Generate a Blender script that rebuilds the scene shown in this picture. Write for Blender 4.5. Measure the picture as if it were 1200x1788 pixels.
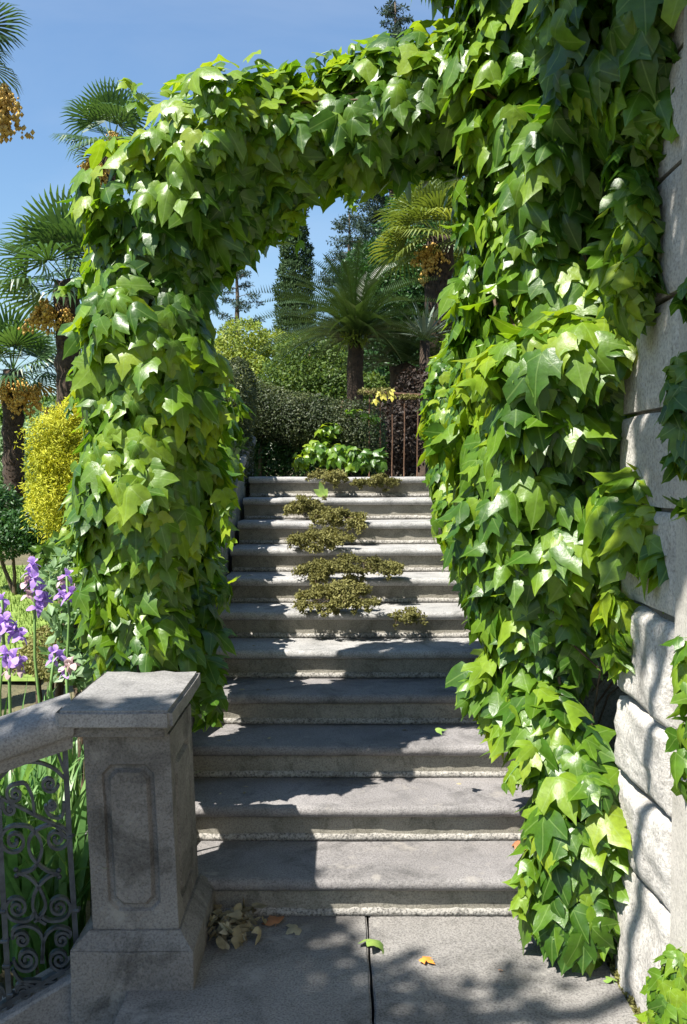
import bpy, bmesh, math, random
import numpy as np
from mathutils import Vector, Matrix, noise

rnd = random.Random(7)
rng = np.random.default_rng(11)
for o in list(bpy.data.objects): bpy.data.objects.remove(o)
S = bpy.context.scene
COL = S.collection
PI = math.pi

# ------------------------------------------------------------------ camera, sky, sun, exposure
F = 1580.0                      # focal length in photograph pixels (1200 x 1788)
PITCH = math.atan(65 / F)
CZ = 1.665
cam = bpy.data.cameras.new('camera'); camo = bpy.data.objects.new('camera', cam); COL.objects.link(camo)
cam.sensor_fit = 'VERTICAL'; cam.sensor_height = 36; cam.lens = 36 * F / 1788
cam.clip_start = .05; cam.clip_end = 3000
camo.location = (0, 0, CZ); camo.rotation_euler = (PI / 2 - PITCH, 0, 0)
S.camera = camo
SUN = Vector((-.57, -.46, 1.0)).normalized()          # towards the sun
world = bpy.data.worlds.new('World'); S.world = world; world.use_nodes = True
wn = world.node_tree; wn.nodes.clear()
sky = wn.nodes.new('ShaderNodeTexSky'); sky.sky_type = 'NISHITA'; sky.sun_disc = False
sky.sun_elevation = math.asin(SUN.z); sky.sun_rotation = math.atan2(SUN.x, SUN.y)
sky.air_density = 1.5; sky.dust_density = .3; sky.ozone_density = 2.0; sky.altitude = 200
bg = wn.nodes.new('ShaderNodeBackground'); bg.inputs[1].default_value = .068
wo = wn.nodes.new('ShaderNodeOutputWorld')
wb = wn.nodes.new('ShaderNodeMix'); wb.data_type = 'RGBA'; wb.blend_type = 'MULTIPLY'; wb.inputs[0].default_value = 1
wb.inputs[7].default_value = (.76, .90, 1.06, 1)
wn.links.new(sky.outputs[0], wb.inputs[6])
tc = wn.nodes.new('ShaderNodeTexCoord'); mp = wn.nodes.new('ShaderNodeMapping'); mp.inputs['Scale'].default_value = (1.2, 1.2, 4)
cn = wn.nodes.new('ShaderNodeTexNoise'); cn.inputs['Scale'].default_value = 1.6; cn.inputs['Detail'].default_value = 7; cn.inputs['Roughness'].default_value = .55; cn.inputs['Distortion'].default_value = .5
cr = wn.nodes.new('ShaderNodeMapRange'); cr.inputs[1].default_value = .46; cr.inputs[2].default_value = .80; cr.inputs[3].default_value = 0; cr.inputs[4].default_value = .22
cm = wn.nodes.new('ShaderNodeMix'); cm.data_type = 'RGBA'; cm.inputs[7].default_value = (5.2, 5.6, 6.2, 1)
wn.links.new(tc.outputs['Generated'], mp.inputs[0]); wn.links.new(mp.outputs[0], cn.inputs['Vector']); wn.links.new(cn.outputs[0], cr.inputs[0])
wn.links.new(cr.outputs[0], cm.inputs[0]); wn.links.new(wb.outputs[2], cm.inputs[6]); wn.links.new(cm.outputs[2], bg.inputs[0]); wn.links.new(bg.outputs[0], wo.inputs[0])
sl = bpy.data.lights.new('sun', 'SUN'); sl.energy = 5.0; sl.angle = math.radians(.55); sl.color = (1, .955, .88)
so = bpy.data.objects.new('sun', sl); COL.objects.link(so); so.rotation_euler = SUN.to_track_quat('Z', 'Y').to_euler()
so.location = (-6, -5, 12)
S.view_settings.view_transform = 'Standard'; S.view_settings.look = 'None'
S.view_settings.exposure = 1.25; S.view_settings.gamma = 1; S.view_settings.use_curve_mapping = False
S.render.engine = 'CYCLES'
S.cycles.max_bounces = 8; S.cycles.transparent_max_bounces = 8

FW = Vector((0, math.cos(PITCH), -math.sin(PITCH))); UP = Vector((0, math.sin(PITCH), math.cos(PITCH)))
def ray(px, py): return FW + Vector((1, 0, 0)) * ((px - 600) / F) + UP * ((894 - py) / F)
def W(px, py, Y):                                      # point seen at px,py standing at distance Y
    d = ray(px, py); return Vector((0, 0, CZ)) + d * (Y / d.y)

# ------------------------------------------------------------------ tags and objects
def tag(o, label=None, cat=None, group=None, kind=None):
    if label: o['label'] = label
    if cat: o['category'] = cat
    if group: o['group'] = group
    if kind: o['kind'] = kind
    return o
def thing(name, loc, label, cat, group=None, rotz=0, kind=None):
    o = bpy.data.objects.new(name, None); COL.objects.link(o); o.empty_display_size = .1
    o.location = loc; o.rotation_euler = (0, 0, rotz)
    return tag(o, label, cat, group, kind)
def mesh_np(name, V, Fc, mat, uv=None, smooth=True):
    V = np.asarray(V, np.float32); Fc = np.asarray(Fc, np.int32)
    k = Fc.shape[1]
    me = bpy.data.meshes.new(name)
    me.vertices.add(len(V)); me.vertices.foreach_set('co', V.ravel())
    me.loops.add(Fc.size); me.loops.foreach_set('vertex_index', Fc.ravel())
    me.polygons.add(len(Fc)); me.polygons.foreach_set('loop_start', np.arange(0, Fc.size, k, dtype=np.int32))
    me.polygons.foreach_set('loop_total', np.full(len(Fc), k, np.int32))
    me.polygons.foreach_set('use_smooth', np.full(len(Fc), smooth))
    if uv is not None:
        l = me.uv_layers.new(name='UVMap'); l.data.foreach_set('uv', np.asarray(uv, np.float32)[Fc.ravel()].ravel())
    me.update(calc_edges=True)
    me.materials.append(mat)
    return me
def link(name, me, parent=None):
    o = bpy.data.objects.new(name, me); COL.objects.link(o)
    if parent: o.parent = parent
    return o
def wobj(name, V, Fc, mat, parent=None, uv=None, smooth=True):      # V in world coordinates
    V = np.asarray(V, np.float64)
    base = np.array(parent_world(parent)) if parent else np.zeros(3)
    return link(name, mesh_np(name, V - base, Fc, mat, uv, smooth), parent)
def parent_world(p):
    v = Vector((0, 0, 0))
    while p: v += p.location; p = p.parent
    return v
def bmobj(name, bm, mat, parent=None, smooth=False, angle=None):    # bm in world coordinates
    b = parent_world(parent)
    bmesh.ops.translate(bm, verts=bm.verts, vec=-b)
    bmesh.ops.recalc_face_normals(bm, faces=bm.faces)
    me = bpy.data.meshes.new(name); bm.to_mesh(me); bm.free(); me.materials.append(mat)
    for p in me.polygons: p.use_smooth = smooth
    if smooth and angle: me.set_sharp_from_angle(angle=angle)
    return link(name, me, parent)

# ------------------------------------------------------------------ materials
def nodes(name):
    m = bpy.data.materials.new(name); m.use_nodes = True; nt = m.node_tree
    return m, nt, nt.nodes['Principled BSDF']
def N(nt, t, **k):
    n = nt.nodes.new(t)
    for a, b in k.items(): setattr(n, a, b)
    return n
def ramp(nt, stops):
    r = N(nt, 'ShaderNodeValToRGB'); e = r.color_ramp.elements
    e[0].position, e[0].color = stops[0][0], (*stops[0][1], 1)
    e[1].position, e[1].color = stops[-1][0], (*stops[-1][1], 1)
    for p, c in stops[1:-1]:
        x = e.new(p); x.color = (*c, 1)
    return r
def noise_n(nt, vec, scale, detail=6, rough=.6, dist=0):
    n = N(nt, 'ShaderNodeTexNoise'); n.inputs['Scale'].default_value = scale; n.inputs['Detail'].default_value = detail
    n.inputs['Roughness'].default_value = rough; n.inputs['Distortion'].default_value = dist
    nt.links.new(vec, n.inputs['Vector']); return n
def mixc(nt, fac, a, b, mode='MIX'):
    m = N(nt, 'ShaderNodeMix', data_type='RGBA', blend_type=mode)
    for s, v in ((m.inputs[0], fac), (m.inputs[6], a), (m.inputs[7], b)):
        if isinstance(v, (int, float)): s.default_value = v
        elif isinstance(v, tuple): s.default_value = (*v, 1)
        else: nt.links.new(v, s)
    return m.outputs[2]
def stone(name, c0, c1, dark, scale=3, speck=.5, bump=.3, rough=.9, lichen=None, stain=.5, bscale=60):
    m, nt, p = nodes(name)
    g = N(nt, 'ShaderNodeNewGeometry').outputs['Position']
    n1 = noise_n(nt, g, scale, 8, .62, .4)
    r1 = ramp(nt, [(.3, c0), (.7, c1)]); nt.links.new(n1.outputs[0], r1.inputs[0])
    n2 = noise_n(nt, g, scale * 1.9, 10, .72, .8)
    r2 = ramp(nt, [(.50, (0, 0, 0)), (.72, (stain,) * 3)]); nt.links.new(n2.outputs[0], r2.inputs[0])
    c = mixc(nt, r2.outputs[0], r1.outputs[0], dark)
    n3 = noise_n(nt, g, bscale * 2.3, 3, .7)
    r3 = ramp(nt, [(.36, (1 - speck,) * 3), (.52, (1, 1, 1)), (.72, (1 + speck * .35,) * 3)]); nt.links.new(n3.outputs[0], r3.inputs[0])
    c = mixc(nt, 1.0, c, r3.outputs[0], 'MULTIPLY')
    if lichen:
        n4 = noise_n(nt, g, scale * 2.6, 7, .7, .2)
        r4 = ramp(nt, [(.58, (0, 0, 0)), (.68, (.75,) * 3)]); nt.links.new(n4.outputs[0], r4.inputs[0])
        c = mixc(nt, r4.outputs[0], c, lichen)
    nt.links.new(c, p.inputs['Base Color']); p.inputs['Roughness'].default_value = rough
    nb = noise_n(nt, g, bscale, 8, .7)
    nb2 = noise_n(nt, g, bscale * .15, 5, .6)
    ad = N(nt, 'ShaderNodeMath', operation='ADD'); nt.links.new(nb.outputs[0], ad.inputs[0]); nt.links.new(nb2.outputs[0], ad.inputs[1])
    b = N(nt, 'ShaderNodeBump'); b.inputs['Strength'].default_value = bump; b.inputs['Distance'].default_value = .012
    nt.links.new(ad.outputs[0], b.inputs['Height']); nt.links.new(b.outputs[0], p.inputs['Normal'])
    return m
M = {}
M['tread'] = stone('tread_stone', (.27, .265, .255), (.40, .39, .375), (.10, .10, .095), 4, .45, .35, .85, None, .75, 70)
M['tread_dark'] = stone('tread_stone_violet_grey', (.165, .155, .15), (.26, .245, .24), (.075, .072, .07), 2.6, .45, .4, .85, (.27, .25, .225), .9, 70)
M['riser'] = stone('riser_stone', (.19, .175, .14), (.29, .27, .225), (.06, .06, .04), 5, .4, .3, .9, None, .8, 70)
M['mortar'] = stone('rough_mortar', (.28, .265, .24), (.42, .40, .36), (.09, .08, .07), 9, .7, 1.0, .95, None, .7, 45)
M['slab'] = stone('paving_stone', (.17, .16, .15), (.29, .275, .255), (.07, .067, .06), 1.6, .5, .5, .9, (.30, .285, .26), .95, 60)
M['pier'] = stone('pier_stone', (.15, .14, .13), (.27, .255, .235), (.045, .042, .036), 2.4, .38, .9, .95, (.30, .29, .26), .95, 55)
M['cap'] = stone('cap_stone', (.17, .165, .16), (.29, .28, .27), (.07, .07, .07), 4, .4, .4, .85, None, .7, 60)
M['quoin'] = stone('quoin_stone', (.40, .375, .34), (.56, .535, .49), (.20, .18, .155), 5, .35, .9, .95, None, .5, 38)
M['wall'] = stone('plain_wall_stone', (.36, .335, .295), (.48, .45, .40), (.17, .155, .12), 2.5, .25, .3, .95, None, .5, 50)
M['joint'] = stone('wall_joint', (.12, .11, .09), (.2, .18, .15), (.06, .06, .05), 6, .4, .5, 1, None, .5)
M['rock'] = stone('mossy_parapet', (.22, .22, .20), (.34, .34, .315), (.07, .08, .045), 5, .5, .6, .95, None, .8, 40)
M['soil'] = stone('garden_soil', (.10, .085, .045), (.16, .14, .07), (.05, .07, .025), 6, .5, 1.0, 1, None, .7, 30)

def simple(name, c0, c1, rough=.7, metal=0, scale=20, bump=0):
    m, nt, p = nodes(name)
    g = N(nt, 'ShaderNodeNewGeometry').outputs['Position']
    n1 = noise_n(nt, g, scale, 5, .6); r = ramp(nt, [(.35, c0), (.65, c1)]); nt.links.new(n1.outputs[0], r.inputs[0])
    nt.links.new(r.outputs[0], p.inputs['Base Color']); p.inputs['Roughness'].default_value = rough; p.inputs['Metallic'].default_value = metal
    if bump:
        b = N(nt, 'ShaderNodeBump'); b.inputs['Strength'].default_value = bump; b.inputs['Distance'].default_value = .01
        nt.links.new(n1.outputs[0], b.inputs['Height']); nt.links.new(b.outputs[0], p.inputs['Normal'])
    return m
M['iron'] = simple('painted_wrought_iron', (.03, .036, .045), (.075, .09, .105), .42, .3, 25, .2)
M['rust'] = simple('rusty_iron', (.06, .032, .02), (.14, .075, .04), .9, .1, 40, .4)
M['bark'] = simple('vine_bark', (.05, .035, .02), (.13, .09, .055), .95, 0, 30, .6)
M['palmbark'] = simple('palm_bark', (.022, .015, .010), (.07, .046, .03), 1, 0, 25, 1)
M['treebark'] = simple('tree_bark', (.06, .045, .03), (.13, .10, .07), 1, 0, 15, .8)
M['orange'] = simple('palm_flower_orange', (.42, .24, .05), (.66, .45, .12), .8, 0, 30)
M['stalk'] = simple('green_stalk', (.10, .20, .05), (.18, .30, .08), .5, 0, 10)

def leafmat(name, stops, trans, tf=.4, rough=.35, spec=.5, veins=False, island=True, bump=.12, under=None):
    m, nt, p = nodes(name)
    if island: r0 = N(nt, 'ShaderNodeNewGeometry').outputs['Random Per Island']
    else: r0 = N(nt, 'ShaderNodeObjectInfo').outputs['Random']
    pos = N(nt, 'ShaderNodeNewGeometry').outputs['Position']
    nn = noise_n(nt, pos, 1.6, 3, .6)
    a = N(nt, 'ShaderNodeMath', operation='MULTIPLY_ADD'); a.inputs[1].default_value = .55; nt.links.new(r0, a.inputs[0])
    b = N(nt, 'ShaderNodeMath', operation='MULTIPLY_ADD'); b.inputs[1].default_value = 1.5; b.inputs[2].default_value = -.52
    nt.links.new(nn.outputs[0], b.inputs[0]); nt.links.new(b.outputs[0], a.inputs[2])
    r = ramp(nt, stops); nt.links.new(a.outputs[0], r.inputs[0])
    col = r.outputs[0]
    nf = noise_n(nt, pos, 45, 4, .6); rf = ramp(nt, [(.3, (.8, .8, .8)), (.7, (1.15, 1.15, 1.15))]); nt.links.new(nf.outputs[0], rf.inputs[0])
    col = mixc(nt, 1.0, col, rf.outputs[0], 'MULTIPLY')
    if veins:
        uv = N(nt, 'ShaderNodeUVMap'); uv.uv_map = 'UVMap'
        sx = N(nt, 'ShaderNodeSeparateXYZ'); nt.links.new(uv.outputs[0], sx.inputs[0])
        def mth(op, x, y=None):
            q = N(nt, 'ShaderNodeMath', operation=op)
            for i, v in enumerate((x, y)):
                if v is None: continue
                if isinstance(v, (int, float)): q.inputs[i].default_value = v
                else: nt.links.new(v, q.inputs[i])
            return q.outputs[0]
        ax = mth('ABSOLUTE', sx.outputs[0])
        d2 = mth('ABSOLUTE', mth('SUBTRACT', mth('MULTIPLY', ax, .60), mth('MULTIPLY', sx.outputs[1], -.80)))
        d3 = mth('ABSOLUTE', mth('SUBTRACT', mth('MULTIPLY', mth('FRACT', mth('MULTIPLY', mth('ADD', sx.outputs[1], mth('MULTIPLY', ax, .7)), 4.5)), .2), .1))
        d = mth('MINIMUM', ax, d2)
        v = N(nt, 'ShaderNodeMapRange'); v.inputs[1].default_value = .006; v.inputs[2].default_value = .022
        v.inputs[3].default_value = .3; v.inputs[4].default_value = 0; nt.links.new(d, v.inputs[0])
        col = mixc(nt, v.outputs[0], col, (.28, .40, .12))
    if under:
        bf = N(nt, 'ShaderNodeNewGeometry').outputs['Backfacing']
        col = mixc(nt, bf, col, under)
    nt.links.new(col, p.inputs['Base Color']); p.inputs['Roughness'].default_value = rough
    p.inputs['Specular IOR Level'].default_value = spec
    nb = noise_n(nt, pos, 34, 4, .65, .4)
    bp = N(nt, 'ShaderNodeBump'); bp.inputs['Strength'].default_value = bump; bp.inputs['Distance'].default_value = .01
    nt.links.new(nb.outputs[0], bp.inputs['Height']); nt.links.new(bp.outputs[0], p.inputs['Normal'])
    t = N(nt, 'ShaderNodeBsdfTranslucent'); tc = mixc(nt, 1.0, col, trans, 'MULTIPLY'); nt.links.new(tc, t.inputs[0])
    mx = N(nt, 'ShaderNodeMixShader'); mx.inputs[0].default_value = tf
    nt.links.new(p.outputs[0], mx.inputs[1]); nt.links.new(t.outputs[0], mx.inputs[2])
    nt.links.new(mx.outputs[0], nt.nodes['Material Output'].inputs[0])
    return m
IVY = [(0, (.022, .066, .007)), (.35, (.048, .122, .009)), (.65, (.115, .215, .012)), (1, (.26, .35, .02))]
SUNLIT_YOUNG = [(0, (.12, .23, .015)), (.5, (.19, .30, .02)), (1, (.30, .37, .03))]  # sunlit yellow-green painted into upper, sun-facing leaves; also on young shoots
for k, isl in (('ivy', True), ('ivy_single', False)):
    M[k] = leafmat('creeper_' + k, IVY, (2.8, 2.4, .8), .36, .37, .55, True, isl, .22)
    M[k.replace('ivy', 'young')] = leafmat('young_' + k, SUNLIT_YOUNG, (1.7, 1.5, .7), .42, .40, .5, True, isl, .22)
M['hedge'] = leafmat('hedge_leaf', [(0, (.018, .030, .010)), (.5, (.042, .060, .020)), (1, (.13, .145, .05))], (1.6, 1.6, .8), .2, .5, .35)
M['creep'] = leafmat('creeping_leaf', [(0, (.08, .08, .025)), (.5, (.16, .155, .045)), (1, (.33, .31, .12))], (1.4, 1.3, .8), .2, .7, .2)
M['lime'] = leafmat('lime_leaf', [(0, (.09, .14, .02)), (.5, (.19, .26, .04)), (1, (.34, .38, .08))], (1.8, 1.6, .8), .35, .5, .3)
M['fresh'] = leafmat('fresh_leaf', [(0, (.045, .10, .018)), (.5, (.09, .17, .025)), (1, (.17, .26, .045))], (2.2, 2.0, 1), .35, .4, .4)
M['olive'] = leafmat('olive_green_leaf', [(0, (.03, .065, .014)), (.5, (.065, .115, .02)), (1, (.13, .19, .035))], (2.2, 2.0, 1), .3, .5, .3)
M['gold'] = leafmat('golden_leaf', [(0, (.20, .24, .015)), (.45, (.42, .44, .03)), (1, (.64, .62, .08))], (1.4, 1.25, .6), .3, .6, .2)
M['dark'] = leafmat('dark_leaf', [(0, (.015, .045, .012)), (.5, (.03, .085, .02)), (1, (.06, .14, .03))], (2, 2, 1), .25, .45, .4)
M['cypress'] = leafmat('cypress_leaf', [(0, (.018, .04, .014)), (.5, (.032, .065, .02)), (1, (.06, .10, .035))], (1.6, 1.6, 1), .15, .7, .2)
M['cedar'] = leafmat('cedar_leaf', [(0, (.02, .04, .03)), (.5, (.035, .065, .045)), (1, (.07, .11, .075))], (1.5, 1.5, 1), .12, .7, .2)
M['cycad'] = leafmat('cycad_leaf', [(0, (.014, .032, .010)), (.5, (.028, .058, .014)), (1, (.055, .09, .028))], (1.8, 1.7, .8), .2, .35, .5, island=False)
M['fan'] = leafmat('fan_palm_leaf', [(0, (.03, .07, .025)), (.5, (.055, .115, .035)), (1, (.10, .17, .06))], (2, 1.9, .8), .25, .4, .5, island=False)
M['fanyel'] = leafmat('fan_palm_yellow_leaf', [(0, (.06, .10, .02)), (.5, (.12, .165, .03)), (1, (.22, .26, .05))], (1.7, 1.6, .8), .3, .45, .4, island=False)
M['iris'] = leafmat('iris_leaf', [(0, (.06, .15, .04)), (.5, (.12, .25, .07)), (1, (.22, .34, .12))], (1.9, 1.8, .9), .35, .4, .4, island=False)
M['sage'] = leafmat('pale_garden_leaf', [(0, (.09, .17, .06)), (.5, (.17, .28, .12)), (1, (.32, .40, .24))], (1.6, 1.6, 1), .3, .5, .4)
M['petal'] = leafmat('purple_petal', [(0, (.27, .14, .44)), (.5, (.44, .28, .64)), (1, (.66, .48, .76))], (1.2, 1.1, 1.3), .35, .6, .2)
M['petal2'] = leafmat('faded_petal', [(0, (.45, .30, .40)), (.5, (.58, .42, .45)), (1, (.62, .5, .42))], (1.2, 1.1, 1.1), .35, .6, .2)
M['grass'] = leafmat('lawn_blade', [(0, (.07, .12, .02)), (.5, (.11, .18, .03)), (1, (.19, .26, .05))], (1.6, 1.5, .8), .3, .6, .2)
M['dry'] = leafmat('dry_leaf', [(0, (.13, .10, .05)), (.5, (.30, .26, .16)), (1, (.50, .46, .33))], (1.2, 1.1, .9), .2, .7, .2, island=False)
M['orangeleaf'] = simple('orange_leaf', (.6, .2, .03), (.75, .32, .05), .7)
M['brownleaf'] = simple('brown_leaf', (.25, .10, .04), (.42, .2, .09), .8)
M['greenleaf'] = simple('fallen_green_leaf', (.12, .22, .04), (.24, .34, .07), .6)
M['yellowleaf'] = leafmat('yellowing_leaf', [(0, (.45, .42, .06)), (1, (.62, .55, .10))], (1.3, 1.2, .7), .3, .5, .4)

# ------------------------------------------------------------------ shape helpers
def add_box(bm, x0, x1, y0, y1, z0, z1, bev=0, seg=1, shear=None):
    r = bmesh.ops.create_cube(bm, size=1)
    vs = r['verts']
    for v in vs: v.co = Vector((x0 + (v.co.x + .5) * (x1 - x0), y0 + (v.co.y + .5) * (y1 - y0), z0 + (v.co.z + .5) * (z1 - z0)))
    if bev:
        es = list({e for v in vs for e in v.link_edges})
        bmesh.ops.bevel(bm, geom=es, offset=bev, segments=seg, affect='EDGES', profile=.6)
def rough_bm(bm, amp, freq, seed=0, cuts=0, keep=None):
    if cuts: bmesh.ops.subdivide_edges(bm, edges=bm.edges[:], cuts=cuts, use_grid_fill=True)
    o = Vector((seed * 7.3, seed * 3.1, seed * 1.7))
    for v in bm.verts:
        if keep and keep(v.co): continue
        n = noise.noise_vector(v.co * freq + o) * .7 + noise.noise_vector(v.co * freq * 3.1 + o) * .3
        v.co += n * amp
def tube(pts, radii, seg=8, close=True):
    """verts, tris-quads of a swept round tube; returns V,F(quads)"""
    pts = [Vector(p) for p in pts]; n = len(pts)
    V = []; Q = []
    prev = None
    for i, p in enumerate(pts):
        t = (pts[min(i + 1, n - 1)] - pts[max(i - 1, 0)])
        if t.length < 1e-9: t = Vector((0, 0, 1))
        t.normalize()
        if prev is None: a = t.orthogonal().normalized()
        else:
            a = prev - t * prev.dot(t)
            a = a.normalized() if a.length > 1e-6 else t.orthogonal().normalized()
        prev = a; b = t.cross(a)
        r = radii[i] if hasattr(radii, '__len__') else radii
        for k in range(seg):
            an = 2 * PI * k / seg; V.append(p + (a * math.cos(an) + b * math.sin(an)) * r)
    for i in range(n - 1):
        for k in range(seg):
            k2 = (k + 1) % seg
            Q.append((i * seg + k, i * seg + k2, (i + 1) * seg + k2, (i + 1) * seg + k))
    if close:
        for base in (0, (n - 1) * seg):
            for k in range(1, seg - 2, 2):
                Q.append((base, base + k, base + k + 1, base + (k + 2) % seg))
    return np.array(V), np.array(Q)
def joinVF(parts):
    Vs, Fs, o = [], [], 0
    for V, Q in parts:
        Vs.append(V); Fs.append(Q + o); o += len(V)
    return np.concatenate(Vs), np.concatenate(Fs)

# ================================================================== STRUCTURE: ground
def gh(x, y):
    left = -.25 + .055 * max(y, 0) if y < 30 else 1.4
    left = max(left, -.25)
    def ss(a, b, t):
        t = min(max((t - a) / (b - a), 0), 1); return t * t * (3 - 2 * t)
    cen = -.10 + 1.68 * ss(3.2, 6.9, y) + (.03 * (y - 7) if y > 7 else 0)
    if y > 40: cen = 2.6; left = 1.9
    k = ss(-1.9, -1.0, x)
    return left * (1 - k) + (cen - .55 if y < 7.6 else cen) * k
xs = np.unique(np.concatenate([np.arange(-8, 5, .25), np.array([-600, -300, -150, -80, -40, -20, -12, 6, 9, 14, 25, 50, 100, 200, 400, 600])]))
ys = np.unique(np.concatenate([np.arange(-3, 14, .25), np.array([-600, -200, -60, -20, -8, 16, 20, 25, 29, 35, 40.5, 60, 120, 300, 900])]))
V = [(x, y, gh(x, y) + .02 * noise.noise(Vector((x * 2, y * 2, 0)))) for y in ys for x in xs]
nx = len(xs)
Q = [(j * nx + i, j * nx + i + 1, (j + 1) * nx + i + 1, (j + 1) * nx + i) for j in range(len(ys) - 1) for i in range(nx - 1)]
g = wobj('ground', V, Q, M['soil']); g['kind'] = 'structure'
# lawn sheet
lx = np.arange(-9, -2.0, .25); ly = np.arange(6.6, 12.2, .25)
V = [(x, y, gh(x, y) + .035) for y in ly for x in lx]; nx = len(lx)
Q = [(j * nx + i, j * nx + i + 1, (j + 1) * nx + i + 1, (j + 1) * nx + i) for j in range(len(ly) - 1) for i in range(nx - 1)]
M['lawn'] = simple('lawn_turf', (.13, .20, .03), (.20, .28, .05), .9, 0, 9, .5)
g = wobj('lawn', V, Q, M['lawn']); g['kind'] = 'structure'
n = 16000
P = np.stack([rng.uniform(-8, -2.1, n), rng.uniform(6.7, 12, n)], 1)
Z = np.array([gh(a, b) + .035 for a, b in P]); an = rng.uniform(0, 2 * PI, n); hgt = rng.uniform(.03, .075, n)
c, s = np.cos(an) * .006, np.sin(an) * .006
A = np.stack([P[:, 0] - c, P[:, 1] - s, Z], 1); B = np.stack([P[:, 0] + c, P[:, 1] + s, Z], 1)
T = np.stack([P[:, 0] + rng.normal(0, .015, n), P[:, 1] + rng.normal(0, .015, n), Z + hgt], 1)
V = np.stack([A, B, T], 1).reshape(-1, 3)
g = wobj('grass', V, np.arange(3 * n).reshape(-1, 3), M['grass'])
tag(g, 'short green lawn grass behind the purple irises', 'grass', kind='stuff')

# pavement slabs
pv = thing('pavement', (0, 2.3, 0), None, None, kind='structure')
for i, (x0, x1, y0, y1, dz) in enumerate([(-.70, .087, 1.55, 3.39, 0), (.094, .905, 1.55, 3.39, -.002), (-.70, .087, -2.4, 1.543, -.001), (.094, .905, -2.4, 1.543, 0)]):
    bm = bmesh.new(); add_box(bm, x0, x1, y0, y1, -.14, dz)
    es = [e for e in bm.edges if abs(e.verts[0].co.z - dz) < 1e-5 and abs(e.verts[1].co.z - dz) < 1e-5]
    bmesh.ops.bevel(bm, geom=es, offset=.006, segments=2, affect='EDGES')
    if i == 0:      # rounded outer corner towards the camera
        pass
    bmesh.ops.subdivide_edges(bm, edges=[e for e in bm.edges if e.calc_length() > .5], cuts=34, use_grid_fill=True)
    for v in bm.verts:
        if v.co.z > -.02: v.co.z += .002 * noise.noise(v.co * 6)
        v.co.x += .006 * noise.noise(v.co * 7 + Vector((i, 0, 0)))
    bmobj('paving_slab', bm, M['slab'], pv, True, .6)
bm = bmesh.new(); add_box(bm, -.95, -.705, -2.4, 2.72, -.30, -.18, .01)
lo = bmobj('lower_paving', bm, M['slab'], None); lo['kind'] = 'structure'

# ================================================================== STAIRCASE
SD, ST, SH = 3.36, .34, .15
st = thing('stone_staircase', (0, SD, 0), 'straight flight of eleven worn grey stone steps rising under the leafy arch', 'staircase')
for k in range(11):
    y0 = SD + k * ST; z1 = (k + 1) * SH; z0 = k * SH
    xl = -.71 + rnd.uniform(-.006, .006); xr = 1.0
    depth = ST + .07 if k < 10 else 1.2
    # tread with rolled nosing, long axis subdivided so it can be worn and chipped
    prof = [(depth, -.048), (.004, -.048), (-.022, -.047), (-.031, -.038), (-.036, -.022), (-.031, -.008), (-.020, -.001), (.0, 0), (depth * .3, .001), (depth * .7, -.001), (depth, 0)]
    nxs = 70; V = []
    wear = rnd.uniform(0, 9)
    for i in range(nxs + 1):
        x = xl + (xr - xl) * i / nxs
        for (dy, dz) in prof:
            w = -.004 * math.exp(-((x - .05) / .35) ** 2) if dz > -.03 else 0
            e = (.004 * noise.noise(Vector((x * 7, wear, dz * 20))) + .014 * max(0, noise.noise(Vector((x * 17, wear, 3))) - .22) + .020 * max(0, noise.noise(Vector((x * 5, wear, 9))) - .4)) if dy < .01 else 0
            V.append((x, y0 + dy + e, z1 + dz + w + .0015 * noise.noise(Vector((x * 9, dy * 9, wear)))))
    m_ = len(prof)
    Q = [(i * m_ + j, (i + 1) * m_ + j, (i + 1) * m_ + (j + 1) % m_, i * m_ + (j + 1) % m_) for i in range(nxs) for j in range(m_)]
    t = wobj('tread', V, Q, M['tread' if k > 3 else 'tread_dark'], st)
    bm = bmesh.new(); bm.from_mesh(t.data); bmesh.ops.recalc_face_normals(bm, faces=bm.faces); bmesh.ops.holes_fill(bm, edges=[e for e in bm.edges if e.is_boundary]); bm.to_mesh(t.data); bm.free()
    for p in t.data.polygons: p.use_smooth = True
    t.data.set_sharp_from_angle(angle=.9)
    # riser
    bm = bmesh.new(); add_box(bm, xl + .004, xr, y0 + .002, y0 + .10, z0 + .001, z1 - .049)
    bmobj('riser', bm, M['riser'], st)
    # rough mortar strip at the riser foot
    V = []; nn_ = 160; prof = [(-.002, 0), (-.010, .003), (-.009, .5), (-.006, .92), (.004, 1.0)]
    for i in range(nn_ + 1):
        x = xl + .01 + (xr - xl - .02) * i / nn_
        hh = .026 + .006 * noise.noise(Vector((x * 5, k * 3.3, 0))) + .005 * noise.noise(Vector((x * 34, k, 4)))
        for (dy, fz) in prof:
            V.append((x, y0 + dy + (.0035 * noise.noise(Vector((x * 60, fz * 5, k)))), z0 + .0005 + fz * hh))
    m_ = len(prof)
    Q = [(i * m_ + j, (i + 1) * m_ + j, (i + 1) * m_ + j + 1, i * m_ + j + 1) for i in range(nn_) for j in range(m_ - 1)]
    wobj('mortar_strip', V, Q, M['mortar'], st)
bm = bmesh.new(); add_box(bm, -.70, 1.0, SD + 10 * ST + 1.21, SD + 10 * ST + 3.0, 1.4, 1.645, 0)
tl = bmobj('upper_path', bm, M['slab']); tl['kind'] = 'structure'

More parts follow.
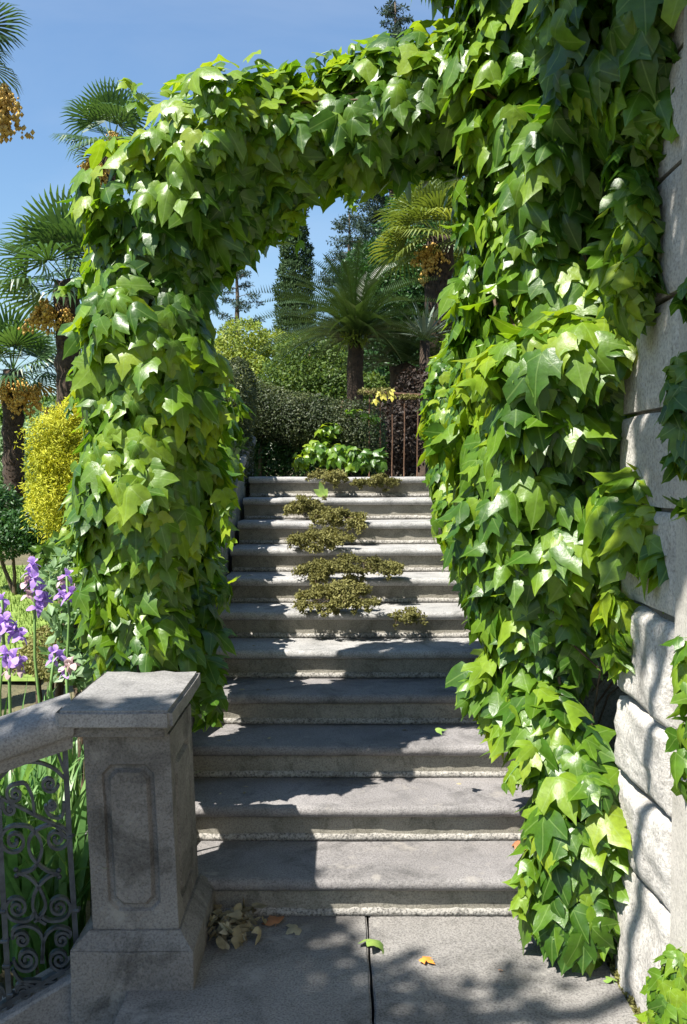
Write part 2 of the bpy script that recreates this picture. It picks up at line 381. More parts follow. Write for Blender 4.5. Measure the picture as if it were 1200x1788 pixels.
# ================================================================== left parapet, right parapet
def slope_wall(name, x0, x1, prof, label, mat, seed):
    y0 = prof[0][0]
    r = thing(name, ((x0 + x1) / 2, y0, 0), label, 'wall')
    bm = bmesh.new(); n = len(prof); rows = []
    for (y, z) in prof:
        rows.append([bm.verts.new(v) for v in ((x0, y, -.3), (x1, y, -.3), (x1, y, z - .062), (x0, y, z - .062))])
    for a, b in zip(rows[:-1], rows[1:]):
        for i in range(4): bm.faces.new((a[i], a[(i + 1) % 4], b[(i + 1) % 4], b[i]))
    bm.faces.new(rows[0]); bm.faces.new(rows[-1][::-1])
    rough_bm(bm, .006, 4, seed); bmobj('masonry', bm, mat, r)
    bm = bmesh.new(); rows = []
    for (y, z) in prof:
        rows.append([bm.verts.new(v) for v in ((x0 - .02, y, z - .06), (x1 + .02, y, z - .06), (x1 + .02, y, z - .012), (x1 + .005, y, z), (x0 - .005, y, z), (x0 - .02, y, z - .012))])
    for a, b in zip(rows[:-1], rows[1:]):
        for i in range(6): bm.faces.new((a[i], a[(i + 1) % 6], b[(i + 1) % 6], b[i]))
    bm.faces.new(rows[0]); bm.faces.new(rows[-1][::-1])
    bmobj('coping', bm, M['cap'], r)
    return r
slope_wall('stair_parapet', -.97, -.735, [(3.40, .30), (3.9, .52), (5.2, 1.2), (6.4, 1.75), (7.4, 1.98)], 'low sloping pale stone parapet along the left edge of the stairs, half under creeper', M['rock'], 1)
slope_wall('stair_parapet', .80, 1.1, [(3.95, .9), (5.2, 1.5), (6.4, 2.0), (7.3, 2.1)], 'sloping stone parapet on the right of the stairs hidden under a thick creeper', M['rock'], 2)
r = thing('stone_pillar', (.98, 3.7, 0), 'tall weathered stone pillar behind the hanging creeper right of the stairs', 'pillar')
bm = bmesh.new(); add_box(bm, .80, 1.18, 3.5, 3.92, -.1, 4.2, .012); bmobj('shaft', bm, M['rock'], r)
bm = bmesh.new(); add_box(bm, .77, 1.21, 3.46, 3.95, 4.2, 4.32, .02); bmobj('capital', bm, M['cap'], r)

# ================================================================== gate pier on the left
LEAN = -.028
def lean(bm, z0=.17, z1=.9):
    for v in bm.verts: v.co.x += LEAN * (v.co.z - z0) / (z1 - z0)
pr = thing('stone_pier', (-.68, 3.12, 0), 'square weathered stone pier with recessed panel and flat cap at the foot of the stairs', 'pier')
bm = bmesh.new(); add_box(bm, -.885, -.485, 2.86, 3.36, -.32, .125, .008, 2); rough_bm(bm, .004, 5, 3, 3); bmobj('base_block', bm, M['pier'], pr, True, .7)
bm = bmesh.new()
lo_ = [(-.882, 2.862), (-.488, 2.862), (-.488, 3.358), (-.882, 3.358)]; hi_ = [(-.835, 2.915), (-.535, 2.915), (-.535, 3.34), (-.835, 3.34)]
a = [bm.verts.new((x, y, .1265)) for x, y in lo_]; b = [bm.verts.new((x, y, .168)) for x, y in hi_]
for i in range(4): bm.faces.new((a[i], a[(i + 1) % 4], b[(i + 1) % 4], b[i]))
bm.faces.new(b); bm.faces.new(a[::-1]); rough_bm(bm, .004, 6, 5, 3); bmobj('base_slope', bm, M['pier'], pr, True, .5)
# shaft with octagon-cornered recessed panels on the front and right faces
X0, X1, Y0, Y1, Z0, Z1 = -.826, -.544, 2.925, 3.33, .169, .818
bm = bmesh.new()
def panel_face(bm, O, U, Vv, Nn, w, h, mx, mz0, mz1, ch):
    def P(u, v, d): return bm.verts.new(O + U * u + Vv * v + Nn * d)
    def octa(ins, d):
        u0, u1, v0, v1 = mx + ins, w - mx - ins, mz0 + ins, h - mz1 - ins
        c = ch - ins * .25
        return [P(*p, d) for p in ((u0 + c, v0), (u1 - c, v0), (u1, v0 + c), (u1, v1 - c), (u1 - c, v1), (u0 + c, v1), (u0, v1 - c), (u0, v0 + c))]
    u0, u1, v0, v1, c = mx, w - mx, mz0, h - mz1, ch
    outer = [P(*p, 0) for p in ((u0 + c, 0), (u1 - c, 0), (w, v0 + c), (w, v1 - c), (u1 - c, h), (u0 + c, h), (0, v1 - c), (0, v0 + c))]
    rings = [outer, octa(0, 0), octa(.006, -.013), octa(.018, -.013), octa(.028, .0035)]
    for a, b in zip(rings[:-1], rings[1:]):
        for i in range(8): bm.faces.new((a[i], a[(i + 1) % 8], b[(i + 1) % 8], b[i]))
    bm.faces.new(rings[-1])
    for (i, j, cu, cv) in ((1, 2, w, 0), (3, 4, w, h), (5, 6, 0, h), (7, 0, 0, 0)):
        k = P(cu, cv, 0); bm.faces.new((outer[i], k, outer[j]))
panel_face(bm, Vector((X0, Y0, Z0)), Vector((1, 0, 0)), Vector((0, 0, 1)), Vector((0, -1, 0)), X1 - X0, Z1 - Z0, .055, .06, .10, .03)
panel_face(bm, Vector((X1, Y0, Z0)), Vector((0, 1, 0)), Vector((0, 0, 1)), Vector((1, 0, 0)), Y1 - Y0, Z1 - Z0, .06, .06, .10, .03)
for q in (((X0, Y1), (X0, Y0)), ((X1, Y1), (X0, Y1))):
    (xa, ya), (xb, yb) = q
    bm.faces.new([bm.verts.new(v) for v in ((xa, ya, Z0), (xb, yb, Z0), (xb, yb, Z1), (xa, ya, Z1))])
bm.faces.new([bm.verts.new(v) for v in ((X0, Y0, Z1), (X1, Y0, Z1), (X1, Y1, Z1), (X0, Y1, Z1))])
bm.faces.new([bm.verts.new(v) for v in ((X0, Y0, Z0), (X1, Y0, Z0), (X1, Y1, Z0), (X0, Y1, Z0))])
bmesh.ops.remove_doubles(bm, verts=bm.verts, dist=.0005)
bmesh.ops.triangulate(bm, faces=[f for f in bm.faces if len(f.verts) > 4])
bmesh.ops.subdivide_edges(bm, edges=[e for e in bm.edges if e.calc_length() > .06], cuts=3, use_grid_fill=True)
rough_bm(bm, .0035, 14, 2); lean(bm); bmobj('shaft', bm, M['pier'], pr, True, .45)
bm = bmesh.new(); add_box(bm, -.868, -.548, 2.88, 3.36, .819, .862, .008, 2); lean(bm); bmobj('neck_moulding', bm, M['pier'], pr, True, .7)
bm = bmesh.new(); add_box(bm, -.885, -.515, 2.825, 3.42, .863, .918)
bmesh.ops.subdivide_edges(bm, edges=bm.edges[:], cuts=7, use_grid_fill=True)
bmesh.ops.bevel(bm, geom=[e for e in bm.edges if e.calc_face_angle(0) > 1], offset=.014, segments=3, affect='EDGES')
for v in bm.verts:
    v.co += noise.noise_vector(v.co * 9) * .003
    if v.co.y > 3.37: v.co.y += .022 * noise.noise(Vector((v.co.x * 22, 2, 0))); v.co.z += .006 * noise.noise(Vector((v.co.x * 30, 5, 0)))
lean(bm); bmobj('cap', bm, M['cap'], pr, True, .7)

# ================================================================== stone handrail + iron panel going down to the left
DV = Vector((-.935, -.355, 0)).normalized(); SLOPE = -.36
PN = Vector((DV.y, -DV.x, 0))              # horizontal normal of the railing plane, towards camera side
if PN.y > 0: PN = -PN
hr = thing('stone_handrail', (-.95, 2.95, -.2), 'heavy rounded stone handrail sloping down left from the pier cap', 'handrail')
def sweep(prof, A, L, n, slope, amp, seed):
    V = []; m_ = len(prof)
    for i in range(n + 1):
        s = L * i / n; c = A + DV * s + Vector((0, 0, slope * s))
        for (w, z) in prof:
            p = c + PN * w + Vector((0, 0, z)); V.append(p + noise.noise_vector(p * 7 + Vector((seed, 0, 0))) * amp)
    Q = [(i * m_ + j, i * m_ + (j + 1) % m_, (i + 1) * m_ + (j + 1) % m_, (i + 1) * m_ + j) for i in range(n) for j in range(m_)]
    bm = bmesh.new(); vs = [bm.verts.new(v) for v in V]
    for q in Q: bm.faces.new([vs[i] for i in q])
    bm.faces.new(vs[:m_]); bm.faces.new(vs[-m_:][::-1])
    return bm
prof = [(.088, -.05), (.105, -.046), (.118, -.034), (.122, .008), (.116, .026), (.098, .040), (.06, .047), (-.08, .052), (-.108, .042), (-.118, .0), (-.105, -.05), (-.085, -.054), (-.075, -.092), (.072, -.094)]
bmobj('rail', sweep(prof, Vector((-.905, 2.975, .872)), 1.6, 40, -.27, .003, 1), M['cap'], hr, True, .8)
prof = [(.05, -.35), (.05, -.008), (.042, 0), (-.10, 0), (-.11, -.01), (-.11, -.35)]
KERB = prof

PO = Vector((-.895, 2.945, 0))
def RP(px, py):                            # where the sight line meets the railing plane
    d = ray(px, py); o = Vector((0, 0, CZ)); t = (PO - o).dot(PN) / d.dot(PN); return o + d * t
ka, kb = RP(112, 1700), RP(0, 1766)
ks = (kb.z - ka.z) / ((kb - ka).xy.length)
k0 = ka - DV * ((ka.xy - Vector((-.884, 0))).length * 0)
bmobj('kerb', sweep(KERB, Vector((PO.x, PO.y, ka.z - ks * (ka.xy - PO.xy).dot(DV.xy))) - Vector((0, 0, .006)), 1.6, 30, ks, .003, 2), M['cap'], hr, True, .6)
ir = thing('iron_railing', PO + Vector((-.1, -.04, 0)), 'grey wrought iron scrollwork panel under the sloping stone handrail', 'railing')
def flatbar(pts, w=.011, t=.0045):
    pts = [Vector(p) for p in pts]; V = []; n = len(pts)
    for i, p in enumerate(pts):
        T = (pts[min(i + 1, n - 1)] - pts[max(i - 1, 0)]).normalized(); B = PN.cross(T).normalized()
        for (a, b) in ((-1, -1), (1, -1), (1, 1), (-1, 1)): V.append(p + PN * (w * a) + B * (t * b))
    Q = [(i * 4 + k, i * 4 + (k + 1) % 4, (i + 1) * 4 + (k + 1) % 4, (i + 1) * 4 + k) for i in range(n - 1) for k in range(4)]
    Q += [(0, 1, 2, 3), (n * 4 - 4, n * 4 - 3, n * 4 - 2, n * 4 - 1)]
    return np.array(V), np.array(Q)
def px_pts(l, f=True):                     # smooth a px polyline (Catmull-Rom), project to railing plane
    P = [Vector((a, b)) for a, b in l]; out = []
    P = [P[0] * 2 - P[1]] + P + [P[-1] * 2 - P[-2]]
    for i in range(1, len(P) - 2):
        for k in range(6):
            t = k / 6; a, b, c, d = P[i - 1], P[i], P[i + 1], P[i + 2]
            out.append(.5 * ((2 * b) + (c - a) * t + (2 * a - 5 * b + 4 * c - d) * t * t + (3 * b - a - 3 * c + d) * t ** 3))
    out.append(P[-2]); return [RP(p.x, p.y) for p in out]
def spiral_px(cx, cy, r, a0, turns, cw=1, k=.16):
    """outer end first: starts at angle a0 (degrees, image coords y down) radius r and winds inward"""
    out = []; n = int(26 * turns)
    for i in range(n + 1):
        f = i / n; rr = r * (1 - (1 - k) * f ** .85); a = math.radians(a0) + cw * f * turns * 2 * PI
        out.append(Vector((cx + rr * math.cos(a), cy + rr * math.sin(a))))
    return out
def bar(name, ptsw, w=.011, t=.0045): V, Q = flatbar(ptsw, w, t); return wobj(name, V, Q, M['iron'], ir, smooth=False)
def P2(l): return [RP(p[0], p[1]) for p in l]
def scroll(cx, cy, r, a0, turns, cw, lead=()):
    sp = spiral_px(cx, cy, r, a0, turns, cw)
    b = bar('scroll', (px_pts(list(lead) + [tuple(sp[0])]) if lead else []) + P2([(p.x, p.y) for p in sp][1 if lead else 0:]))
    e = sp[-1]
    bmx = bmesh.new(); bmesh.ops.create_uvsphere(bmx, u_segments=8, v_segments=6, radius=.008); bmesh.ops.translate(bmx, verts=bmx.verts, vec=RP(e.x, e.y))
    bmobj('boss', bmx, M['iron'], ir, True)
# posts and frame
for l in ([(113, 1295), (121, 1460), (130, 1600), (136, 1690)], [(-2, 1400), (2, 1500), (10, 1640), (18, 1775)]):
    V, Q = flatbar(P2(l), .009, .0085); wobj('post', V, Q, M['iron'], ir, smooth=False)
V, Q = flatbar(P2([(-60, 1795), (0, 1757), (60, 1722), (112, 1692)]), .012, .008); wobj('bottom_rail', V, Q, M['iron'], ir, smooth=False)
for (x, y) in ((121, 1460), (133, 1588), (5, 1590), (9, 1642), (13, 1685), (18, 1735)):
    bm = bmesh.new(); c = RP(x, y); add_box(bm, c.x - .014, c.x + .014, c.y - .013, c.y + .013, c.z - .006, c.z + .006, .003); bmobj('collar', bm, M['iron'], ir)
# scrolls read off the panel
scroll(30, 1610 - 26, 23, 90, 1.9, 1, [(62, 1590), (55, 1602), (44, 1607)])
scroll(103, 1583, 23, 90, 1.9, -1, [(70, 1596), (80, 1604), (92, 1607)])
scroll(25, 1468, 27, -90, 1.8, -1, [(38, 1523), (58, 1516), (72, 1490), (70, 1465), (50, 1443)])
scroll(99, 1464, 24, -90, 1.8, 1, [(100, 1524), (80, 1518), (56, 1496), (50, 1470), (62, 1450), (84, 1440)])
bar('scroll', px_pts([(30, 1523), (50, 1530), (70, 1552), (80, 1580), (70, 1600), (60, 1608)]))
bar('scroll', px_pts([(104, 1524), (85, 1530), (64, 1552), (57, 1580), (66, 1602), (80, 1612)]))
for (x, y) in ((28, 1519), (29, 1529), (103, 1520), (104, 1531)):
    bm = bmesh.new(); bmesh.ops.create_uvsphere(bm, u_segments=8, v_segments=6, radius=.0085); bmesh.ops.translate(bm, verts=bm.verts, vec=RP(x, y)); bmobj('boss', bm, M['iron'], ir, True)
scroll(38, 1640, 15, 200, 1.6, 1, [(72, 1680), (76, 1650), (68, 1625), (45, 1615), (24, 1622), (22, 1636)])
scroll(47, 1674, 23, 180, 2.1, -1, [(74, 1662), (76, 1645)][:0])
scroll(108, 1640, 15, -20, 1.6, -1, [(76, 1680), (74, 1655), (82, 1630), (100, 1618), (122, 1624)])
scroll(104, 1674, 22, -10, 2.1, 1)
bar('scroll', px_pts([(22, 1692), (35, 1710), (62, 1720), (90, 1718), (112, 1708)]))
scroll(42, 1732, 14, 180, 1.7, 1, [(100, 1712), (70, 1712), (44, 1712), (30, 1720)])
scroll(-4, 1738, 12, 0, 1.6, -1, [(-40, 1760), (-20, 1722), (2, 1722)])
scroll(26, 1366 + 20, 17, -90, 1.6, -1, [(60, 1420), (56, 1390), (44, 1368)])
scroll(86, 1368, 16, 0, 1.7, 1, [(60, 1402), (70, 1380), (96, 1388), (104, 1378)][:0])
bar('scroll', px_pts([(0, 1358), (24, 1336), (60, 1330), (92, 1340), (112, 1358)]))
bar('scroll', px_pts([(0, 1392), (30, 1406), (64, 1424), (96, 1440), (116, 1462)]))
scroll(90, 1310, 11, 0, 1.4, -1, [(112, 1345), (104, 1322)])
scroll(18, 1412, 11, 180, 1.4, -1, [(0, 1392), (4, 1400)])
scroll(90, 1405, 10, 180, 1.5, -1, [(112, 1400), (108, 1425), (90, 1425), (80, 1412)])

# ================================================================== house wall on the right
hw = thing('house_wall', (1.2, 2.5, 0), 'pale stone house wall with rough rounded corner stones on the right', 'wall')
bm = bmesh.new(); add_box(bm, .965, 3.6, -2.5, 2.99, -.3, 6.5); bmobj('wall_core', bm, M['joint'], hw)
bm = bmesh.new()
zz = [-.15, .95, 2.17, 3.3, 4.5, 6.5]
for a, b in zip(zz[:-1], zz[1:]):
    bm = bmesh.new(); add_box(bm, .932, .97, 1.3, 2.535, a + .003, b - .003, .004); bmobj('smooth_panel', bm, M['wall'], hw)
    bm = bmesh.new(); add_box(bm, .932, .97, -2.4, 1.294, a + .003, b - .003, .004); bmobj('smooth_panel', bm, M['wall'], hw)
courses = [-.15, .385, .66, .925, 1.25, 1.56, 1.86, 2.18, 2.54, 2.86, 3.2, 3.52, 3.85, 4.2]
for k, (a, b) in enumerate(zip(courses[:-1], courses[1:])):
    bm = bmesh.new(); nu, nv = 22, 20; grid = []
    yA, yB = 2.545, 3.06 + (.03 if k % 2 else 0) + (.05 if k == 0 else 0)
    g_ = .008; rf0 = 1 if b < 1.3 else .25
    for j in range(nv + 1):
        for i in range(nu + 1):
            u, v = i / nu, j / nv
            y = yA + (yB - yA) * u; z = a + g_ + (b - a - 2 * g_) * v
            ed = min(u, 1 - u, 1) * 2; edz = min(v, 1 - v) * 2
            pf = (1 - (1 - min(ed * 6, 1)) ** 2) * (1 - (1 - min(edz * 5.0, 1)) ** 2)
            # a chisel-drafted skew: lower part bellies out
            rf = 1 if b < 1.3 else .22
            bel = (.020 if b < 1.3 else .006) + .006 * rf * math.sin(v * PI) + rf * .026 * noise.noise(Vector((y * 4, z * 5, k * 2.3))) + rf * .014 * noise.noise(Vector((y * 12, z * 12, k))) + rf * .007 * noise.noise(Vector((y * 40, z * 40, k)))
            zj = .02 * rf0 * (noise.noise(Vector((y * 5, k * 5, 1.5)))) * (1 - edz)
            grid.append(bm.verts.new((.966 - .022 - pf * bel, y + .012 * noise.noise(Vector((z * 6, k, 2))) * (1 if u > .9 else 0), z + zj)))
    for j in range(nv):
        for i in range(nu):
            q = j * (nu + 1) + i; bm.faces.new((grid[q], grid[q + 1], grid[q + nu + 2], grid[q + nu + 1]))
    # closing sides
    bd = [e for e in bm.edges if e.is_boundary]
    ex = bmesh.ops.extrude_edge_only(bm, edges=bd)
    for v in ex['geom']:
        if isinstance(v, bmesh.types.BMVert): v.co.x = 1.15 if v.co.y > 3.0 else .968
    bmobj('corner_stone', bm, M['quoin'], hw, True, 1.2)

# ================================================================== iron arch frame
def wline(l, Y): return [W(a, b, Y) for a, b in l]
ARCH = [(255, 1175), (255, 1000), (262, 800), (260, 600), (268, 485), (310, 380), (392, 292), (480, 250), (590, 212), (700, 180), (820, 165), (930, 150)]
fr = thing('iron_arch', W(255, 1175, 3.65), 'thin iron arch frame inside the creeper over the stairs', 'arch frame')
for Y in (3.5, 3.82):
    V, Q = tube(wline(ARCH, Y), .011, 6); wobj('hoop', V, Q, M['rust'], fr)
for (a, b) in ARCH[1:-1]:
    V, Q = tube([W(a, b, 3.5), W(a, b, 3.82) ], .007, 5); wobj('rung', V, Q, M['rust'], fr)
V, Q = tube([W(243, 1195, 3.5), W(246, 950, 3.5), W(250, 700, 3.5)], .010, 6); wobj('post', V, Q, M['bark'], fr)

# ================================================================== CREEPER LEAVES
def leaf_template(seed, lob=.62, tipw=.26, droop=.35, fold=.28):
    r = random.Random(seed)
    j = lambda a: r.uniform(-a, a)
    half = [(.10, .10), (.26, .14), (.42, .07), (.52, -.07), (lob + .02, -.28), (lob + .03 + j(.05), -.58 + j(.06)), (.44, -.47 + j(.02)), (.25 + j(.03), -.47), (tipw + .01, -.63), (.17, -.81), (.07, -.95)]
    out = [(0.0, 0.0)] + half + [(0, -1.10)] + [(-x * r.uniform(.9, 1.08), y + j(.03)) for x, y in half[::-1]]
    mid = [(0, -.22), (0, -.5), (0, -.78)]
    side = [(.26, -.2), (-.26, -.2)]
    pts = out + mid + side
    no = len(out)                     # 24
    M0, M1, M2, SR, SL = no, no + 1, no + 2, no + 3, no + 4
    T = []
    R = list(range(0, 13))            # 0 base .. 12 tip on right
    L = [0] + list(range(no - 1, 11, -1))   # mirrored: base, then down to tip(12)
    for side_, Sx, flip in ((R, SR, False), (L, SL, True)):
        tr = [(side_[i], side_[i + 1], Sx) for i in range(0, 8)] + [(side_[0], Sx, M0), (Sx, side_[8], M1), (Sx, M1, M0), (side_[8], side_[9], M1), (side_[9], M2, M1), (side_[9], side_[10], M2), (side_[10], side_[11], M2), (side_[11], side_[12], M2)]
        T += [t[::-1] if flip else t for t in tr]
    V = []
    for (x, y) in pts:
        z = -fold * abs(x) * (.5 + 1.1 * abs(x)) - droop * (y * y) * .75
        if (abs(abs(x) - .26) < .001 and y == -.2): z += .045
        z += .05 * math.sin(x * 9 + seed) * math.cos(y * 7 + seed)
        V.append((x, y, z))
    # petiole
    k = len(V); V += [(-.012, 0, 0), (.012, 0, 0), (.02, .30, -.26), (0, .34, -.26)]
    pts = pts + [(0, 0)] * 4
    T += [(k, k + 1, k + 2), (k, k + 2, k + 3)]
    return np.array(V), np.array(T), np.array(pts)
TPL = [leaf_template(1), leaf_template(2, .66, .30, .5, .15), leaf_template(3, .56, .24, .25, .45), leaf_template(4, .68, .24, .6, .3), leaf_template(5, .60, .32, .15, .55), leaf_template(6, .50, .30, .45, .2), leaf_template(8, .64, .22, .1, .1), leaf_template(9, .60, .26, .95, .55), leaf_template(10, .54, .30, -.25, .4), leaf_template(12, .70, .20, .45, .7)]
# fix winding so the upper side looks towards +z
for q, (V, T, U) in enumerate(TPL):
    T2 = T.copy()
    for i, t in enumerate(T):
        a, b, c = V[t[0]], V[t[1]], V[t[2]]
        if np.cross(b - a, c - a)[2] < 0: T2[i] = t[::-1]
    TPL[q] = (V, T2, U)
LM = [mesh_np('creeper_leaf', V, T, M['ivy_single'], U) for V, T, U in TPL]
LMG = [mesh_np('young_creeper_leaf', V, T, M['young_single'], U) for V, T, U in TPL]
LMY = [mesh_np('yellow_creeper_leaf', V, T, M['yellowleaf'], U) for V, T, U in TPL[:3]]

def basis(n, tip):
    n = n.normalized(); t = tip - n * tip.dot(n)
    if t.length < 1e-4: t = n.orthogonal()
    t.normalize(); y = -t; x = y.cross(n).normalized()
    return x, y, n
class Ivy:
    def __init__(s, root): s.root = root; s.P = []; s.R = []; s.S = []; s.K = []; s.Yg = []
    def add(s, p, n, tip, size, sun_yg=False):
        s.Yg.append(sun_yg)
        x, y, z = basis(n, tip); s.P.append(p); s.R.append([[x.x, y.x, z.x], [x.y, y.y, z.y], [x.z, y.z, z.z]]); s.S.append(size); s.K.append(rnd.randrange(len(TPL)))
    def chain(s, pts, n, smin, smax, shell=.5, clump=.3, face=.12, cfreq=3.0, sd=0, yb=.45):
        C = [W(a, b, Y) for a, b, Y, r in pts]; Rr = [p[3] for p in pts]
        Ls = [(C[i + 1] - C[i]).length * (Rr[i] + Rr[i + 1]) for i in range(len(C) - 1)]
        if len(C) == 1: C = C + [C[0] + Vector((0, 0, .01))]; Rr = Rr * 2; Ls = [1]
        for _ in range(n):
            i = rnd.choices(range(len(Ls)), Ls)[0]; t = rnd.random()
            c = C[i].lerp(C[i + 1], t); r = Rr[i] * (1 - t) + Rr[i + 1] * t
            ax = (C[i + 1] - C[i]).normalized(); u0 = ax.orthogonal().normalized(); v0 = ax.cross(u0)
            a = rnd.uniform(0, 2 * PI); u = u0 * math.cos(a) + v0 * math.sin(a)
            if i in (0, len(Ls) - 1):
                e = -ax if (i == 0 and t < .3) else (ax if t > .7 and i == len(Ls) - 1 else Vector())
                u = (u + e * rnd.uniform(0, .9)).normalized()
            q = c + u * r
            m = 1 + clump * 1.5 * noise.noise(q * cfreq + Vector((sd, 0, 0))) + clump * .6 * noise.noise(q * cfreq * 2.7)
            dpt = 1 - shell * rnd.random() ** 2.2
            p = c + u * (r * m * dpt)
            nn = (u * 1.0 + SUN * face + Vector((rnd.gauss(0, .36), rnd.gauss(0, .36), rnd.gauss(.10, .30)))).normalized()
            tip = Vector((rnd.gauss(0, .5), rnd.gauss(0, .35), -1)) + u * .5
            s.add(p, nn, tip, (smin + (smax - smin) * rnd.random() ** 1.5) * (1 if dpt > .8 else .9), dpt > .9 and rnd.random() < .03 + yb * max(0, u.z - u.x * .5 - .1))  # paler tone favours upper left faces, painting sunlight into the leaf colour
IV = []
def ivy(name, loc, label, cat='creeper'):
    r = thing(name, loc, label, cat); v = Ivy(r); IV.append(v); return v
A = ivy('arch_creeper', W(255, 1180, 3.65), 'dense green creeper covering the left post and top of the arch over the stairs')
ach = [(x, y, 3.65, r) for (x, y), r in zip(ARCH, [.15, .22, .262, .27, .275, .285, .275, .26, .235, .225, .23, .24])]
A.chain(ach, 4300, .062, .135, .5, .42, .30)
A.chain([(200, 900, 3.6, .1), (190, 1050, 3.6, .12), (200, 1150, 3.6, .07)], 160, .09, .15, .6)
# curtain of leaves hanging inside the arch crown
A.chain([(350, 450, 3.6, .13), (400, 400, 3.6, .13), (470, 340, 3.6, .11), (560, 285, 3.6, .07)], 420, .07, .13, .9)
B = ivy('wall_creeper', W(980, 1200, 3.5), 'tall thick glossy green creeper hanging over the pillar right of the stairs')
B.chain([(1050, -190, 3.5, .55), (1015, 40, 3.5, .42), (985, 220, 3.45, .35), (975, 430, 3.45, .345), (980, 650, 3.45, .33), (970, 850, 3.45, .35), (965, 1000, 3.45, .31), (950, 1120, 3.42, .21), (930, 1200, 3.4, .13)], 4800, .068, .145, .45, .38, .3)
B.chain([(905, 0, 3.6, .20), (880, 110, 3.6, .18), (890, 240, 3.6, .15)], 420, .075, .135, .6)
B.chain([(1070, 40, 3.1, .28), (1170, 20, 2.85, .34), (1260, 60, 2.75, .34)], 760, .09, .15, .7, face=.2)
B.chain([(1080, 150, 3.0, .18), (1150, 190, 2.8, .15), (1230, 210, 2.7, .12)], 260, .08, .14, .8, face=.1)
B.chain([(870, 640, 3.15, .10), (930, 620, 3.1, .14), (1010, 600, 3.05, .13), (1070, 610, 3.02, .10)], 190, .09, .16, .8, .3, .8)
B.chain([(900, 720, 3.15, .10), (1000, 730, 3.1, .10)], 70, .12, .19, .8, .3, .8)
B.chain([(1060, 870, 3.05, .09), (1115, 880, 2.88, .10), (1160, 930, 2.75, .09), (1190, 960, 2.65, .05)], 120, .09, .165, .8, .3, .8)
B.chain([(1075, 330, 3.2, .09), (1085, 450, 3.12, .08), (1070, 540, 3.12, .08)], 120, .09, .14, .8, .3, .2)
B.chain([(1105, 260, 2.80, .05), (1112, 380, 2.70, .045), (1108, 480, 2.70, .055), (1095, 560, 2.78, .03)], 130, .07, .13, .8, .3, .1)
B.chain([(1075, 1040, 2.9, .04), (1080, 1130, 2.92, .035)], 60, .07, .12, .8, .3, .1)
B.chain([(950, 960, 3.2, .12), (1010, 950, 3.15, .1)], 60, .12, .19, .8, .3, .8)
B.chain([(860, 1180, 3.5, .12), (900, 1200, 3.45, .13), (880, 1260, 3.4, .07)], 130, .10, .16, .8)
C_ = ivy('corner_creeper', W(1000, 1680, 3.12), 'lowest tail of bright creeper hanging to the paving beside the rough corner stones')
C_.chain([(930, 1230, 3.3, .13), (985, 1300, 3.2, .15), (1020, 1390, 3.12, .155), (1015, 1480, 3.1, .14), (995, 1570, 3.08, .14), (1000, 1635, 3.08, .11)], 620, .07, .15, .6, .34, .6)
D = ivy('parapet_creeper', W(850, 1050, 5), 'creeper mass covering the right parapet up to the top of the stairs')
D.chain([(812, 610, 6.9, .22), (800, 700, 6.7, .29), (802, 800, 6.3, .27), (822, 900, 5.6, .21), (850, 975, 5.0, .18), (890, 1040, 4.5, .17), (905, 1100, 4.2, .12)], 2300, .07, .12, .5, .28)
D.chain([(870, 560, 5.6, .25), (870, 700, 5.3, .25), (885, 850, 4.8, .22), (900, 950, 4.4, .2)], 900, .09, .14, .5)
E_ = ivy('stair_edge_creeper', W(340, 1150, 4.2), 'creeper spilling along the left parapet of the stairs behind the pier cap')
E_.chain([(362, 1235, 3.62, .035), (350, 1180, 3.7, .06), (335, 1110, 3.9, .10), (335, 1040, 4.15, .13), (332, 960, 4.6, .16), (342, 880, 5.3, .18), (356, 790, 6.1, .21), (362, 700, 6.6, .2)], 900, .08, .14, .6, .3, .3)
G1 = ivy('small_creeper', W(1190, 1760, 2.6), 'small low ivy plant on the paving against the house wall, bottom right', 'ivy')
G1.chain([(1185, 1665, 2.38, .03), (1178, 1710, 2.38, .05), (1178, 1780, 2.38, .06), (1180, 1880, 2.38, .07)], 330, .04, .075, .8, .3, .8)
G2 = ivy('small_creeper', W(1200, 780, 2.5), 'ivy sprigs on the house wall at the right edge, above the step of sunlit stone', 'ivy')
G2.chain([(1200, 620, 2.36, .035), (1200, 700, 2.36, .05), (1205, 790, 2.36, .04)], 75, .05, .09, .8, .3, .5)
G2.chain([(1205, 500, 2.36, .03), (1205, 520, 2.36, .03)], 12, .05, .08)
G2.chain([(1207, 860, 2.36, .025), (1207, 880, 2.36, .025)], 10, .05, .08)
G3 = ivy('small_creeper', W(1205, 1350, 2.5), 'ivy sprigs on the house wall at the right edge beside the lit corner stones', 'ivy')
G3.chain([(1208, 1120, 2.36, .03), (1206, 1200, 2.36, .028), (1208, 1300, 2.36, .035), (1205, 1360, 2.36, .035)], 45, .05, .09)
H_ = ivy('landing_creeper', W(600, 810, 7.6), 'bright green leafy plant growing under the hedge at the top of the stairs', 'plant')
H_.chain([(520, 800, 7.5, .05), (560, 785, 7.5, .12), (620, 800, 7.4, .10), (670, 805, 7.4, .07)], 230, .05, .09, .9, .3, .9)
H_.chain([(565, 760, 7.55, .10), (590, 745, 7.6, .05)], 90, .05, .08, .9)
H_.chain([(610, 715, 7.58, .03), (655, 730, 7.58, .03)], 14, .05, .08)

